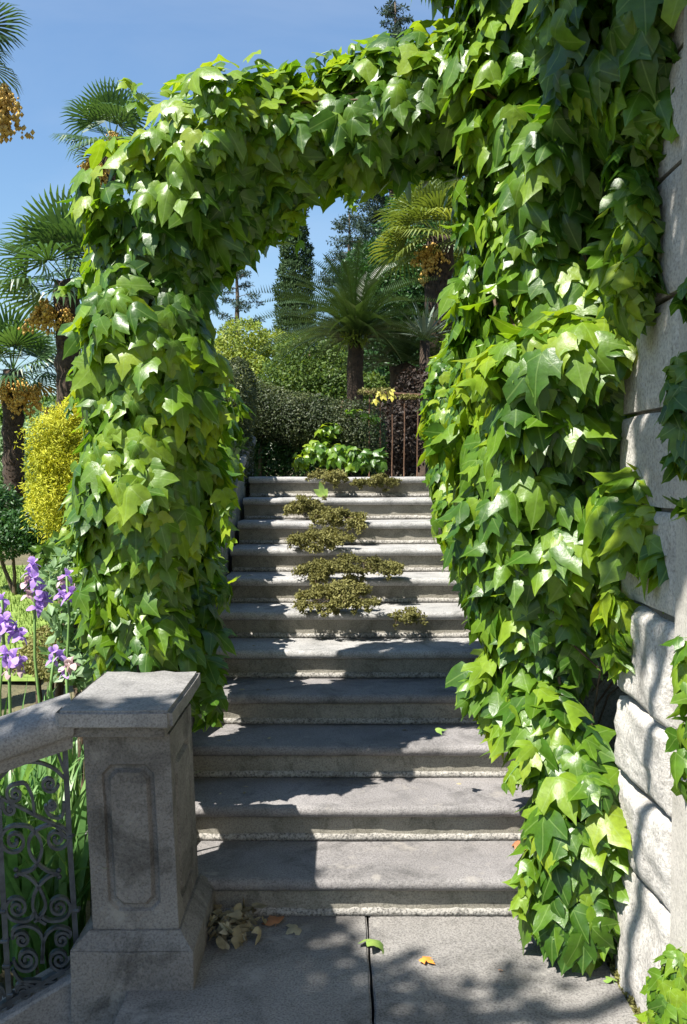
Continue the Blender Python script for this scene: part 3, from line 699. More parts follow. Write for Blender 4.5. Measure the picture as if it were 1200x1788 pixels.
def shoot(v, px, py, Y, dx, dy, dz, n, s0):
    p = W(px, py, Y); d = Vector((dx, dy, dz)); L = []
    for i in range(n):
        f = i / n; q = p + d * f + Vector((0, 0, -.35 * d.length * f * f)) + noise.noise_vector(p * 3 + d * f * 6) * .03
        L.append(q); sd = Vector((rnd.choice((-1, 1)) * .7, -.5, rnd.uniform(.0, .8)))
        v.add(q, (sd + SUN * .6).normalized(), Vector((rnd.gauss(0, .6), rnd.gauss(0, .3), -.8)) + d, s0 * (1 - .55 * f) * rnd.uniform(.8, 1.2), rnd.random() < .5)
    V, Q = tube(L, .0025, 4, False); wobj('shoot', V, Q, M['stalk'], v.root)
for a in ((430, 140, 3.6, .12, 0, .10, 6, .09), (330, 190, 3.6, -.10, 0, .12, 6, .09), (200, 330, 3.6, -.14, 0, .05, 6, .08), (150, 480, 3.6, -.12, 0, -.06, 6, .08), (150, 640, 3.6, -.10, 0, -.16, 7, .08), (145, 860, 3.55, -.08, 0, -.2, 7, .08), (540, 110, 3.6, .1, 0, .08, 5, .08), (640, 100, 3.6, -.1, 0, .09, 5, .08), (520, 360, 3.55, .0, 0, -.14, 5, .08), (610, 320, 3.55, .03, 0, -.10, 4, .07), (385, 620, 3.5, .06, 0, -.2, 6, .08), (390, 850, 3.5, .05, 0, -.2, 6, .08), (250, 180, 3.6, -.05, 0, .14, 5, .09)): shoot(A, *a)
for a in ((790, 70, 3.6, -.12, 0, .06, 6, .09), (830, 300, 3.5, -.08, 0, -.2, 7, .08), (825, 440, 3.4, -.08, 0, -.15, 6, .08), (1100, 300, 3.1, .1, 0, -.2, 7, .09), (1100, 520, 3.05, .08, 0, -.22, 7, .09), (850, 1150, 3.4, -.1, 0, -.15, 6, .09), (1060, 1030, 3.0, .05, 0, -.25, 7, .09), (1150, 230, 2.8, .0, 0, -.2, 6, .08), (870, 640, 3.1, -.14, 0, -.04, 6, .1)): shoot(B, *a)
for a in ((930, 1300, 3.1, -.1, 0, -.12, 6, .09), (930, 1500, 3.05, -.06, 0, -.15, 6, .09), (1080, 1350, 3.05, .05, 0, -.12, 5, .09)): shoot(C_, *a)

# coarse visibility buffer in photograph pixels: cells of 10 px
CW, CH, CS = 120, 180, 10
zb = np.full((CH, CW), 1e9); ow = np.full((CH, CW), -1, np.int64)
allP = np.array([[*p] for v in IV for p in v.P]); allS = np.array([x for v in IV for x in v.S]); allR = np.array([x for v in IV for x in v.R])
rel = allP - np.array([0, 0, CZ]); dep = rel @ np.array(FW); upv = rel @ np.array(UP)
PX = 600 + F * rel[:, 0] / dep; PY = 894 - F * upv / dep
nc = np.abs(np.einsum('ij,ij->i', allR[:, :, 2], rel / np.linalg.norm(rel, axis=1)[:, None]))
cen = allP + np.einsum('ij,i->ij', allR[:, :, 1], -allS * .45)
relc = cen - np.array([0, 0, CZ]); dc = relc @ np.array(FW); CX = 600 + F * relc[:, 0] / dc; CY = 894 - F * (relc @ np.array(UP)) / dc
rad = F * allS * .42 * (.5 + .5 * nc) / dep
for i in np.argsort(dep):
    if not (-20 < CX[i] < 1220 and -20 < CY[i] < 1808): continue
    x0, x1 = max(int((CX[i] - rad[i]) // CS), 0), min(int((CX[i] + rad[i]) // CS), CW - 1)
    y0, y1 = max(int((CY[i] - rad[i]) // CS), 0), min(int((CY[i] + rad[i]) // CS), CH - 1)
    if x1 < x0 or y1 < y0: continue
    sub = ow[y0:y1 + 1, x0:x1 + 1]; sub[sub < 0] = i
vis = np.bincount(ow[ow >= 0], minlength=len(allP))
off = 0
for v in IV:
    n = len(v.P); vv = vis[off:off + n]; order = np.argsort(-vv, kind='stable')
    pick = [i for i in order[:300] if vv[i] > 0]; ps = set(pick)
    base = parent_world(v.root)
    for i in pick:
        k = v.K[i]; yel = v is D and rnd.random() < .01
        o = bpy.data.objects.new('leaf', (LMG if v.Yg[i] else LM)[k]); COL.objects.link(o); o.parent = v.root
        R = Matrix(v.R[i]).to_4x4(); o.matrix_basis = Matrix.Translation(v.P[i] - base) @ R @ Matrix.Scale(v.S[i], 4)
    rest = [i for i in range(n) if i not in ps]
    for sun_yg in (False, True):
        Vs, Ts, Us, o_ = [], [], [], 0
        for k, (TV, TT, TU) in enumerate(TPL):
            ids = [i for i in rest if v.K[i] == k and v.Yg[i] == sun_yg]
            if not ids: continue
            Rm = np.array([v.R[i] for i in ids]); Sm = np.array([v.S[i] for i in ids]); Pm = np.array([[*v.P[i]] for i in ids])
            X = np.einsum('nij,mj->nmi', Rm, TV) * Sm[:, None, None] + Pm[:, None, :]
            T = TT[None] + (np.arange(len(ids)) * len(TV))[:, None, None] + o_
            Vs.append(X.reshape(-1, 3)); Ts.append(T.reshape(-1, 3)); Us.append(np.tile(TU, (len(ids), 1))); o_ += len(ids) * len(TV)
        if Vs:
            f = wobj('young_foliage' if sun_yg else 'foliage', np.concatenate(Vs), np.concatenate(Ts), M['young' if sun_yg else 'ivy'], v.root, np.concatenate(Us)); f['kind'] = 'stuff'
    off += n
# woody stems
def stems(root, pts, k, r=.007, spread=.5, mat='bark'):
    parts = []
    C = [W(a, b, Y) for a, b, Y, _ in pts]
    for q in range(k):
        ph = rnd.uniform(0, 6); rr = [p[3] * spread for p in pts]; L = []
        for i in range(len(C) - 1):
            for t in (0, .33, .66):
                c = C[i].lerp(C[i + 1], t); a = ph + (i + t) * 1.3
                L.append(c + Vector((math.cos(a), math.sin(a), 0)) * rr[i] + noise.noise_vector(c * 5 + Vector((q, 0, 0))) * .09)
        L.append(C[-1]); n = len(L)
        V, Q = tube(L, [r * (1.5 - i / n) for i in range(n)], 5, False); wobj('stem', V, Q, M[mat], root)
stems(A.root, ach, 9, .006, .6)
stems(B.root, [(1010, -190, 3.5, .5), (990, 40, 3.5, .45), (975, 220, 3.45, .32), (975, 430, 3.45, .3), (980, 650, 3.45, .3), (970, 850, 3.45, .3), (965, 1000, 3.45, .3), (990, 1250, 3.42, .2), (1000, 1600, 3.3, .1)], 12, .006, .75)
stems(C_.root, [(960, 1200, 3.3, .1), (1020, 1390, 3.15, .1), (1000, 1650, 3.12, .06)], 5, .004, .3)
stems(B.root, [(1000, 880, 3.3, .05), (1080, 880, 3.05, .03), (1160, 930, 2.85, .02)], 3, .004)

# ================================================================== small-leaf masses
def cloud(name, root, ells, n, size, mat, kind=None, outward=.5, aspect=.55, shell=.35, clump=.25, cf=2.5, droop=0, flat=None):
    """diamond leaves spread in ellipsoids (centre, radii)"""
    w = np.array([e[1][0] * e[1][2] for e in ells]) ** 1.0; idx = rng.choice(len(ells), n, p=w / w.sum())
    Cc = np.array([list(e[0]) for e in ells])[idx]; Rr = np.array([list(e[1]) for e in ells])[idx]
    d = rng.normal(size=(n, 3)); d /= np.linalg.norm(d, axis=1)[:, None]
    f = 1 - shell * rng.random(n) ** 1.6
    P0 = Cc + d * Rr
    m = np.array([1 + clump * (1.4 * noise.noise(Vector(p) * cf) + .7 * noise.noise(Vector(p) * cf * 2.9)) for p in P0])
    P = Cc + d * Rr * (f * m)[:, None]
    nn = d * outward + rng.normal(size=(n, 3)) * .5 + np.array([0, 0, .25]); nn /= np.linalg.norm(nn, axis=1)[:, None]
    tp = rng.normal(size=(n, 3)) * .7 + d * .6 + np.array([0, 0, -droop]); tp -= nn * np.einsum('ij,ij->i', tp, nn)[:, None]; tp /= np.linalg.norm(tp, axis=1)[:, None]
    sd = np.cross(nn, tp); s = size * rng.uniform(.6, 1.3, n)[:, None]
    a = P; b = P + tp * s * .5 + sd * s * aspect * .5 - nn * s * .08; c = P + tp * s; e = P + tp * s * .5 - sd * s * aspect * .5 - nn * s * .08
    V = np.stack([a, b, c, e], 1).reshape(-1, 3); i = np.arange(n)[:, None] * 4
    T = np.concatenate([i + np.array([[0, 1, 2]]), i + np.array([[0, 2, 3]])])
    o = wobj(name, V, T, mat, root, smooth=False)
    if kind: o['kind'] = kind
    return o
def trunk(root, pts, r0, r1, mat, name='trunk', seg=9, rough=0):
    n = len(pts); V, Q = tube(pts, [r0 + (r1 - r0) * i / (n - 1) for i in range(n)], seg)
    if rough: V = V + rng.normal(size=V.shape) * rough
    return wobj(name, V, Q, mat, root)
def lim(a, b, k, j=.1):
    a, b = Vector(a), Vector(b)
    return [a.lerp(b, i / k) + noise.noise_vector(a.lerp(b, i / k) * 3) * j * (1 if 0 < i < k else 0) for i in range(k + 1)]

# hedge at the top of the stairs
hd = thing('clipped_hedge', W(540, 830, 7.8), 'dark clipped small-leaved hedge closing the top of the stairs left of the rusty railing', 'hedge')
E1 = []
for i in range(11):
    t = i / 10; px = 425 + 215 * t; top = 640 + 55 * t ** .7
    c = W(px, top + 62, 7.75); E1.append((c, (.17, .22, .27)))
cloud('foliage', hd, E1, 28000, .022, M['hedge'], 'stuff', .8, .6, .25, .12)
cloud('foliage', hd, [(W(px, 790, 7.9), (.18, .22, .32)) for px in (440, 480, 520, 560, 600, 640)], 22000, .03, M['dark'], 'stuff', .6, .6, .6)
for px in (450, 520, 590): trunk(hd, lim((W(px, 0, 7.8).x, 7.8, 1.6), W(px + 8, 700, 7.8), 5, .05), .02, .012, M['bark'], 'trunk', 6)
hs = thing('rounded_shrub', W(420, 830, 6.9), 'grey-green rounded upright shrub at the left of the hedge top', 'shrub')
cloud('foliage', hs, [(W(415, 705, 7.0), (.15, .3, .36)), (W(405, 800, 6.9), (.17, .4, .35))], 15000, .024, M['hedge'], 'stuff', .8, .6, .25, .12)
trunk(hs, lim((W(415, 0, 7).x, 7, 1.4), W(415, 680, 7), 4, .03), .025, .015, M['bark'], 'trunk', 6)

# rusty railing
rr = thing('rusty_railing', W(690, 832, 7.6), 'rusty iron railing with thin bars and leafy top rail beside the hedge', 'railing')
a, b = W(628, 684, 7.6), W(745, 690, 7.6)
V, Q = tube(lim(a, b, 14, .02), .014, 7); wobj('top_rail', V, Q, M['rust'], rr)
for px in (645, 664, 685, 706, 729):
    x = W(px, 700, 7.6).x; V, Q = tube(lim((x, 7.6, 1.64), (x + .004, 7.6, W(px, 692, 7.6).z), 6, .008), .0065, 5); wobj('bar', V, Q, M['rust'], rr)
cloud('dry_tendrils', rr, [(W(640, 684, 7.58), (.06, .04, .02)), (W(670, 682, 7.58), (.08, .04, .02)), (W(715, 692, 7.58), (.1, .04, .015))], 700, .022, M['creep'], 'stuff')
for (px, py) in ((662, 684), (668, 690), (681, 682), (685, 690), (655, 697)):
    o = link('yellow_leaf', LMY[rnd.randrange(3)], rr); x, y, z = basis(Vector((rnd.gauss(0, .3), -1, .5)), Vector((rnd.gauss(0, .5), 0, -1)))
    R = Matrix(((x.x, y.x, z.x), (x.y, y.y, z.y), (x.z, y.z, z.z))).to_4x4()
    o.matrix_basis = Matrix.Translation(W(px, py, 7.55) - parent_world(rr)) @ R @ Matrix.Scale(.055, 4); 
dk = thing('dark_bush', W(700, 800, 8.6), 'dark brown shade-filled bush behind the rusty railing', 'shrub')
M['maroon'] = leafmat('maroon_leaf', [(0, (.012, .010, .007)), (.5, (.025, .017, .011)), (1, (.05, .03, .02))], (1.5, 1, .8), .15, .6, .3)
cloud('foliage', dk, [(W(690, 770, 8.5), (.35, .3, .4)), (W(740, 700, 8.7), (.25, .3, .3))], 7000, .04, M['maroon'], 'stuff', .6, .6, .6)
trunk(dk, lim(Vector((W(700, 800, 8.6).x, 8.6, 1.5)), W(700, 740, 8.6), 3), .03, .015, M['bark'])

# creeping plants on the treads
def creeping(px, py, Y, rx, rz, n, label, ry=.10):
    c = W(px, py, Y); t = thing('creeping_plant', (c.x, c.y, c.z - rz * .6), label, 'plant', 'creeping plants rooted in the steps')
    E_s, Ts = [], []
    root_p = c + Vector((0, .05, -rz * .3))
    for q in range(max(6, int(n / 190))):
        x = rnd.uniform(-1, 1); y = rnd.uniform(-1.1, .6) * ry
        zc = rz * (.6 * (1 - x * x) * rnd.uniform(.1, 1) - .9 * (y < -.2 * ry) * rnd.random() * (1 - .5 * abs(x)))
        p = c + Vector((x * rx, y, zc)); r_ = rnd.uniform(.018, .042)
        E_s.append((p, (r_ * 1.5, r_ * 1.1, r_ * rnd.uniform(.5, .9))))
        Ts.append(tube([root_p, root_p.lerp(p, .5) + Vector((0, 0, .02)), p], .0022, 4, False))
        for w in range(2):
            e = p + Vector((rnd.gauss(0, .03), -rnd.uniform(.0, .04), -rnd.uniform(.0, .05) + rnd.uniform(0, .03))); Ts.append(tube([p, p.lerp(e, .5) + Vector((0, 0, .01)), e], .0015, 4, False)); E_s.append((e, (.016, .014, .014)))
    cloud('foliage', t, E_s, int(n * 1.5), .0155, M['creep'], 'stuff', .4, .7, .9, .4, 12, .2)
    V, Q = joinVF(Ts); o = wobj('stems', V, Q, M['bark'], t); o['kind'] = 'stuff'
creeping(572, 832, 6.72, .12, .07, 2600, 'olive creeping plant on the top step edge, the left of the two up there')
creeping(656, 840, 6.70, .13, .06, 2600, 'olive creeping plant on the top step edge, the right of the two up there')
creeping(531, 880, 6.36, .12, .09, 2800, 'rounded creeping plant at the left, second step from the top')
creeping(590, 905, 6.06, .19, .10, 4600, 'creeping plant trailing below the pale fallen leaf on the upper steps')
creeping(562, 942, 5.70, .19, .10, 4600, 'creeping plant lying low on the fourth step from the top')
creeping(610, 992, 5.34, .28, .11, 8000, 'widest olive creeping mat, in the middle of the stairs')
creeping(590, 1040, 5.02, .20, .11, 6500, 'creeping mat hanging below the widest one, mid stairs')
creeping(708, 1070, 4.98, .05, .05, 700, 'tiny isolated creeping tuft on the right of the middle steps', .05)

# ================================================================== background trees
def fan_leaf(seed, nseg=26, L=1.0, spread=205):
    r = random.Random(seed); Vs = [(-.02, 0, 0), (.02, 0, 0), (.012, .8, 0), (-.012, .8, 0)]; Ts = [(0, 1, 2), (0, 2, 3)]
    for i in range(nseg):
        a = math.radians(-spread / 2 + spread * (i + .5) / nseg) ; l = L * (1 - .12 * abs(math.sin(a / 2)) + r.uniform(-.06, .06))
        dx, dy = math.sin(a), math.cos(a); w = .034
        px, py = dy, -dx; k = len(Vs); zf = .04 * (1 if i % 2 else -1)
        dr = r.uniform(.25, .5)
        for (f, ww, z) in ((.03, .2, 0), (.5, 1, zf * .5 - .03), (.82, .75, -.10), (1.0, .1, -.10 - dr * .5)):
            Vs += [(dx * l * f - px * w * ww, .8 + dy * l * f - py * w * ww, z), (dx * l * f + px * w * ww, .8 + dy * l * f + py * w * ww, z)]
        for j in range(3): Ts += [(k + 2 * j, k + 2 * j + 1, k + 2 * j + 3), (k + 2 * j, k + 2 * j + 3, k + 2 * j + 2)]
    return np.array(Vs), np.array(Ts)
FAN = [fan_leaf(i) for i in range(4)]
def place(o, p, fwd, nrm, s, base):       # local +y = fwd, +z = nrm
    y = fwd.normalized(); z = (nrm - y * nrm.dot(y)).normalized(); x = y.cross(z)
    R = Matrix(((x.x, y.x, z.x), (x.y, y.y, z.y), (x.z, y.z, z.z))).to_4x4()
    o.matrix_basis = Matrix.Translation(Vector(p) - base) @ R @ Matrix.Scale(s, 4)
def flowers(root, c, s, n=420):
    parts = []; c = Vector(c)
    pts = c + Vector((0, 0, 0))
    V, T = [], []
    for q in range(14):
        e = c + Vector((rnd.gauss(0, .32), rnd.gauss(0, .25), -rnd.uniform(.3, 1.0))) * s
        for i in range(n // 14):
            t = rnd.random() ** .7; p = c.lerp(e, t) + Vector((rnd.gauss(0, .06), rnd.gauss(0, .06), rnd.gauss(0, .06))) * s
            k = len(V); r_ = .045 * s * rnd.uniform(.6, 1.4)
            for d in ((1, 0, 0), (-1, 0, 0), (0, 1, 0), (0, -1, 0), (0, 0, 1.3), (0, 0, -1.3)): V.append(p + Vector(d) * r_)
            T += [(k + a, k + b, k + g_) for (a, b, g_) in ((0, 2, 4), (2, 1, 4), (1, 3, 4), (3, 0, 4), (2, 0, 5), (1, 2, 5), (3, 1, 5), (0, 3, 5))]
    o = wobj('flower_cluster', V, T, M['orange'], root); o['kind'] = 'stuff'; return o
def fan_palm(px, py, Y, label, nf, s, fl, mat='fan', base_z=None, tr=.16, grp=None, dirs=None, leanx=0, elmin=-.35):
    c = W(px, py, Y); bz = gh(c.x, Y) if base_z is None else base_z
    root = thing('fan_palm', (c.x + leanx, Y, bz), label, 'palm tree', grp); base = parent_world(root)
    n = 26; pts = [Vector((c.x + leanx, Y, bz - .1)).lerp(c, i / n) for i in range(n + 1)]
    V, Q = tube(pts, [tr * (1 + .12 * (i % 2)) for i in range(n + 1)], 12); V = V + rng.normal(size=V.shape) * tr * .09
    wobj('trunk', V, Q, M['palmbark'], root)
    # fibre shards
    m = 600; tt = rng.random(m); an = rng.uniform(0, 2 * PI, m); p0 = np.array(pts[0]); p1 = np.array(pts[-1])
    P = p0 + (p1 - p0) * tt[:, None] + np.stack([np.cos(an), np.sin(an), an * 0], 1) * tr
    d = np.stack([np.cos(an) * .5, np.sin(an) * .5, rng.uniform(.3, 1, m)], 1) * tr * .55; sdv = np.stack([-np.sin(an), np.cos(an), an * 0], 1) * tr * .13
    V = np.stack([P - sdv, P + sdv, P + d], 1).reshape(-1, 3); f = wobj('bark_fibre', V, np.arange(3 * m).reshape(-1, 3), M['palmbark'], root, smooth=False); f['kind'] = 'stuff'
    ms = [mesh_np('fan_leaf', V_, T_, M[mat], smooth=False) for V_, T_ in FAN]
    for i in range(nf):
        a = i * 2.39996; el = elmin + (1.35 - elmin) * (1 - (i + .5) / nf)
        if dirs: a = rnd.uniform(*dirs)
        d = Vector((math.cos(a) * math.cos(el), math.sin(a) * math.cos(el), math.sin(el)))
        o = link('frond', ms[rnd.randrange(4)], root); place(o, c + d * .05, d, Vector((-d.x * d.z, -d.y * d.z, 1.01 - d.z * d.z)) + Vector((rnd.gauss(0, .3), rnd.gauss(0, .3), 0)), s * rnd.uniform(.85, 1.1), base)
    for (fx, fy, fs) in fl: flowers(root, W(fx, fy, Y - .25 * s), fs)
    return root
fan_palm(195, 255, 14, 'tall fan palm rising behind the upper left shoulder of the leafy arch', 17, .52, [(200, 232, .35), (160, 278, .5), (172, 290, .4)], tr=.15, grp='fan palms behind the garden on the left')
fan_palm(118, 492, 12, 'middle fan palm with shaggy dark trunk showing between arch and sky', 24, .60, [(78, 528, .45), (118, 540, .3), (66, 540, .3)], tr=.15, grp='fan palms behind the garden on the left')
fan_palm(22, 648, 15, 'lowest fan palm at the left edge with wide orange flower clusters', 26, .60, [(10, 668, .5), (38, 668, .6), (68, 672, .35)], tr=.16, grp='fan palms behind the garden on the left')
fan_palm(-95, 70, 6, 'near fan palm at the top left corner, only frond tips and a pod showing', 17, .28, [(-2, 160, .32), (8, 150, .18)], tr=.13, grp='fan palms behind the garden on the left')
fan_palm(768, 415, 10.5, 'yellowish fan palm with hanging orange flowers seen through the arch, right', 34, .42, [(752, 436, .42), (765, 425, .3)], 'fanyel', base_z=1.6, tr=.15)
# cycad
def cycad_frond():
    V, T = [], []; n = 44
    def ax(t): return Vector((0, t, .42 * t - .62 * t * t))
    for i in range(10):
        a, b = ax(i / 10), ax((i + 1) / 10); k = len(V); w = .010 * (1 - i / 12)
        V += [a + Vector((-w, 0, 0)), a + Vector((w, 0, 0)), b + Vector((w, 0, 0)), b + Vector((-w, 0, 0))]; T += [(k, k + 1, k + 2), (k, k + 2, k + 3)]
    for i in range(n):
        t = .12 + .88 * i / n; l = .17 * math.sin(min(1, .25 + 1.1 * (1 - t)) * PI * .5) * (1 if t < .9 else .7); p = ax(t)
        for sx in (-1, 1):
            k = len(V); e = p + Vector((sx * l * .80, l * .62, l * .28)); V += [p + Vector((0, -.006, 0)), p + Vector((0, .008, 0)), e]; T.append((k, k + 1, k + 2) if sx > 0 else (k + 1, k, k + 2))
    return np.array(V), np.array(T)
CV, CT = cycad_frond(); CM = mesh_np('cycad_frond', CV, CT, M['cycad'], smooth=False)
def cycad(px, py, Y, label, nf, s, bz, tr, grp=None):
    c = W(px, py, Y); root = thing('cycad', (c.x, Y, bz), label, 'cycad', grp); base = parent_world(root)
    trunk(root, [Vector((c.x, Y, bz - .1)).lerp(c, i / 14) for i in range(15)], tr * 1.2, tr, M['palmbark'], 'trunk', 12, tr * .12)
    for i in range(nf):
        a = i * 2.39996 + rnd.uniform(-.1, .1); el = 1.25 - 1.45 * ((i + .5) / nf) ** .7
        d = Vector((math.cos(a) * math.cos(el), math.sin(a) * math.cos(el), math.sin(el)))
        o = link('frond', CM, root); place(o, c, d, Vector((-d.x * d.z, -d.y * d.z, 1.01 - d.z * d.z)), s * rnd.uniform(.85, 1.08), base)
    return root, c
cy, cc = cycad(620, 594, 9.5, 'large cycad with a round crown of stiff feathery fronds above the hedge', 70, 1.12, 1.6, .08)
cloud('cone_scales', cy, [(cc + Vector((0, -.1, .02)), (.12, .08, .08))], 260, .07, M['lime'], None, .8, .3)
cycad(705, 640, 10.2, 'second cycad, darker and lower, in the shade right of the large one', 46, .85, 1.6, .16)
# yucca with greyish sword leaves
yc = thing('agave_plant', W(740, 700, 9.2), 'grey-green sword-leaved agave below the yellowish palm', 'agave')
SW_V = np.array([(-.04, 0, 0), (.04, 0, 0), (.05, .4, -.01), (-.05, .4, -.01), (0, .4, .02), (.03, .75, -.03), (-.03, .75, -.03), (0, 1, -.08)]); SW_T = np.array([(0, 1, 4), (1, 2, 4), (3, 0, 4), (4, 2, 5), (4, 5, 6), (3, 4, 6), (6, 5, 7)])
M['agave'] = leafmat('agave_leaf', [(0, (.10, .14, .10)), (1, (.2, .25, .19))], (1.2, 1.2, 1), .1, .5, .4, island=False)
AM = mesh_np('agave_leaf', SW_V, SW_T, M['agave'])
for i in range(26):
    a = i * 2.4; el = 1.3 - 1.2 * i / 26; d = Vector((math.cos(a) * math.cos(el), math.sin(a) * math.cos(el), math.sin(el)))
    o = link('leaf', AM, yc); place(o, W(742, 590, 9.2), d, Vector((-d.x, -d.y, 1)), .42, parent_world(yc))
trunk(yc, [Vector((W(742, 0, 9.2).x, 9.2, 1.5)), W(742, 595, 9.2)], .06, .05, M['palmbark'])

# cypress
cp = thing('cypress_tree', (W(514, 0, 24).x, 24, 1.9), 'slim dark columnar cypress standing against the sky through the arch', 'cypress')
ce = []
for i in range(16):
    t = i / 15; z = 2.3 + 7.8 * t; r_ = .50 * (1 - t ** 3.2) + .08; ce.append((Vector((W(514, 0, 24).x + .04 * math.sin(i * 2.1), 24, z)), (r_, r_, .42)))
cloud('crown', cp, ce, 36000, .10, M['cypress'], None, .5, .4, .35, .16, 2.2, -.9)
trunk(cp, [Vector((W(514, 0, 24).x, 24, 1.8)), Vector((W(514, 0, 24).x, 24, 7.5))], .12, .03, M['treebark'])

def conifer(px, Y, top_py, label, cat, wmax, n_b, bz, mat, nl, ls, zfirst=.1, power=.8, up=.1, gap=.3, name='conifer_tree', grp=None):
    x = W(px, 0, Y).x; zt = W(px, top_py, Y).z; root = thing(name, (x, Y, bz), label, cat, grp)
    trunk(root, lim((x, Y, bz - .2), (x, Y, zt), 12, .05), .03 * (zt - bz), .02, M['treebark'], 'trunk', 8)
    Bp = []; ells = []
    for i in range(n_b):
        t = zfirst + (1 - zfirst) * (i + rnd.random()) / n_b; z = bz + (zt - bz) * t; L = wmax * (1 - t) ** power * rnd.uniform(1 - gap, 1) + .22
        a = rnd.uniform(0, 2 * PI); e = Vector((x + math.cos(a) * L, Y + math.sin(a) * L, z + L * up * rnd.uniform(.3, 1.5)))
        Bp.append(tube(lim((x, Y, z), e, 4, .05), [.02 * L + .008, .015 * L, .01 * L + .004, .008, .005], 4, False))
        k = max(2, int(L / .35))
        for q in range(k):
            f = .3 + .75 * (q + .5) / k; c = Vector((x, Y, z)).lerp(e, f) + Vector((rnd.gauss(0, .08), rnd.gauss(0, .08), rnd.gauss(0, .03)))
            ells.append((c, (.10 + .09 * L * rnd.uniform(.6, 1.3), .10 + .09 * L, .05 + .035 * L)))
    V, Q = joinVF(Bp); wobj('limbs', V, Q, M['treebark'], root)
    cloud('crown', root, ells, nl, ls, mat, None, .4, .3, .7, .4, 2.5)
    return root
conifer(690, 30, 2, 'tall blue-green conifer whose tip shows above the arch and crown through it', 'conifer', 3.0, 230, 2, M['cedar'], 70000, .14, .12, .75, .12, .45)
conifer(800, 27, 250, 'broad dark conifer behind the yellowish palm inside the arch', 'conifer', 2.6, 110, 2, M['cypress'], 50000, .12, .1, .6, .15, .4)
conifer(412, 20, 452, 'small dark conifer with thin side branches just inside the arch, left', 'conifer', .95, 46, 1.7, M['cedar'], 9000, .07, .15, .6, .1, .5)
conifer(610, 34, 370, 'spreading dark conifer behind the cycad, left of the tall one', 'conifer', 2.6, 110, 2, M['cedar'], 42000, .13, .1, .6, .15, .5)

def bush(name, px, py, Y, ells, n, size, mat, label, cat, bz=None, grp=None, **k):
    c = W(px, py, Y); bz = gh(c.x, Y) if bz is None else bz; root = thing(name, (c.x, Y, bz), label, cat, grp)
    cloud('foliage', root, [(W(a, b, Y + dy), r_) for a, b, dy, r_ in ells], n, size, mat, 'stuff', **k)
    for q in range(4):
        e = ells[q % len(ells)]; trunk(root, lim((c.x + rnd.uniform(-.1, .1), Y, bz - .1), W(e[0], e[1], Y + e[2]), 5, .08), .03, .012, M['bark'], 'branch', 6)
    return root
bush('lime_tree', 450, 640, 13.5, [(425, 600, 0, (.45, .5, .35)), (480, 615, .2, (.45, .5, .32)), (400, 640, 0, (.4, .5, .4)), (450, 665, -.3, (.6, .5, .35)), (430, 720, 0, (.8, .6, .5))], 16000, .06, M['lime'], 'pale yellow-green leafy tree behind the hedge, left half of the opening', 'tree', bz=1.7)
bush('garden_tree', 560, 640, 12.5, [(540, 612, 0, (.45, .5, .26)), (580, 640, 0, (.4, .5, .32)), (520, 660, -.3, (.5, .4, .3)), (600, 690, -.3, (.6, .4, .4)), (545, 700, -.3, (.7, .4, .4))], 16000, .055, M['olive'], 'mid-green leafy bush between the yellow-green tree and the cycad', 'shrub', bz=1.7)
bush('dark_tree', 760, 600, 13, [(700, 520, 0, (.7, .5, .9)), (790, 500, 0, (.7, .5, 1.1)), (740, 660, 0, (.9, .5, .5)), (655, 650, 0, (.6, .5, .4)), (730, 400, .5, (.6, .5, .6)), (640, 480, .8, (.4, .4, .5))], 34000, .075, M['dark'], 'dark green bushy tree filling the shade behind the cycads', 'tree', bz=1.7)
# left garden
bush('golden_shrub', 110, 940, 9.2, [(112, 745, 0, (.22, .3, .2)), (98, 800, 0, (.3, .35, .28)), (100, 860, 0, (.32, .4, .3)), (130, 780, .1, (.4, .4, .38)), (150, 860, .1, (.42, .4, .42)), (118, 910, 0, (.26, .35, .22)), (160, 720, .2, (.3, .3, .22))], 26000, .05, M['gold'], 'golden yellow feathery conifer shrub left of the leafy arch', 'shrub', clump=.55, cf=5, aspect=.3, shell=.5)
bush('dark_shrub', 40, 960, 10, [(20, 930, 0, (.35, .3, .25)), (80, 925, 0, (.4, .3, .28)), (130, 960, 0, (.45, .3, .25)), (-20, 900, .2, (.4, .3, .35))], 14000, .05, M['dark'], 'dark green low bush under the golden shrub at the lawn edge', 'shrub')
bush('hazy_shrub', 25, 800, 17, [(10, 790, 0, (.7, .5, .4)), (60, 760, .5, (.5, .5, .35)), (30, 850, -.4, (.9, .5, .5)), (90, 730, 1, (.4, .4, .3))], 15000, .09, M['sage'], 'grey-green loose shrub below the lowest palm at the left edge', 'shrub')
bush('hazy_shrub', 70, 730, 24, [(60, 730, 0, (1.0, .6, .35)), (100, 715, 0, (.6, .6, .35)), (0, 750, 0, (.9, .6, .4))], 9000, .12, M['fresh'], 'distant green bushes on the skyline left of the palm trunk', 'shrub')
bush('leafy_perennial', 170, 1100, 4.6, [(150, 985, .3, (.16, .2, .10)), (175, 1050, 0, (.16, .2, .12)), (130, 1080, 0, (.12, .2, .1)), (110, 1010, .3, (.1, .2, .1)), (205, 1130, -.2, (.14, .15, .14)), (160, 1150, 0, (.2, .2, .12))], 1500, .075, M['sage'], 'pale green leafy garden plant between the irises and the arch post', 'plant', bz=.0, aspect=.6)
bush('leafy_perennial', 210, 1160, 4.3, [(210, 1120, 0, (.14, .2, .16)), (180, 1000, .4, (.14, .2, .12)), (230, 1060, .2, (.12, .2, .2)), (120, 960, .8, (.15, .2, .07))], 900, .08, M['fresh'], 'fresh green bushy garden plant at the foot of the arch post', 'plant', bz=.0, aspect=.6)
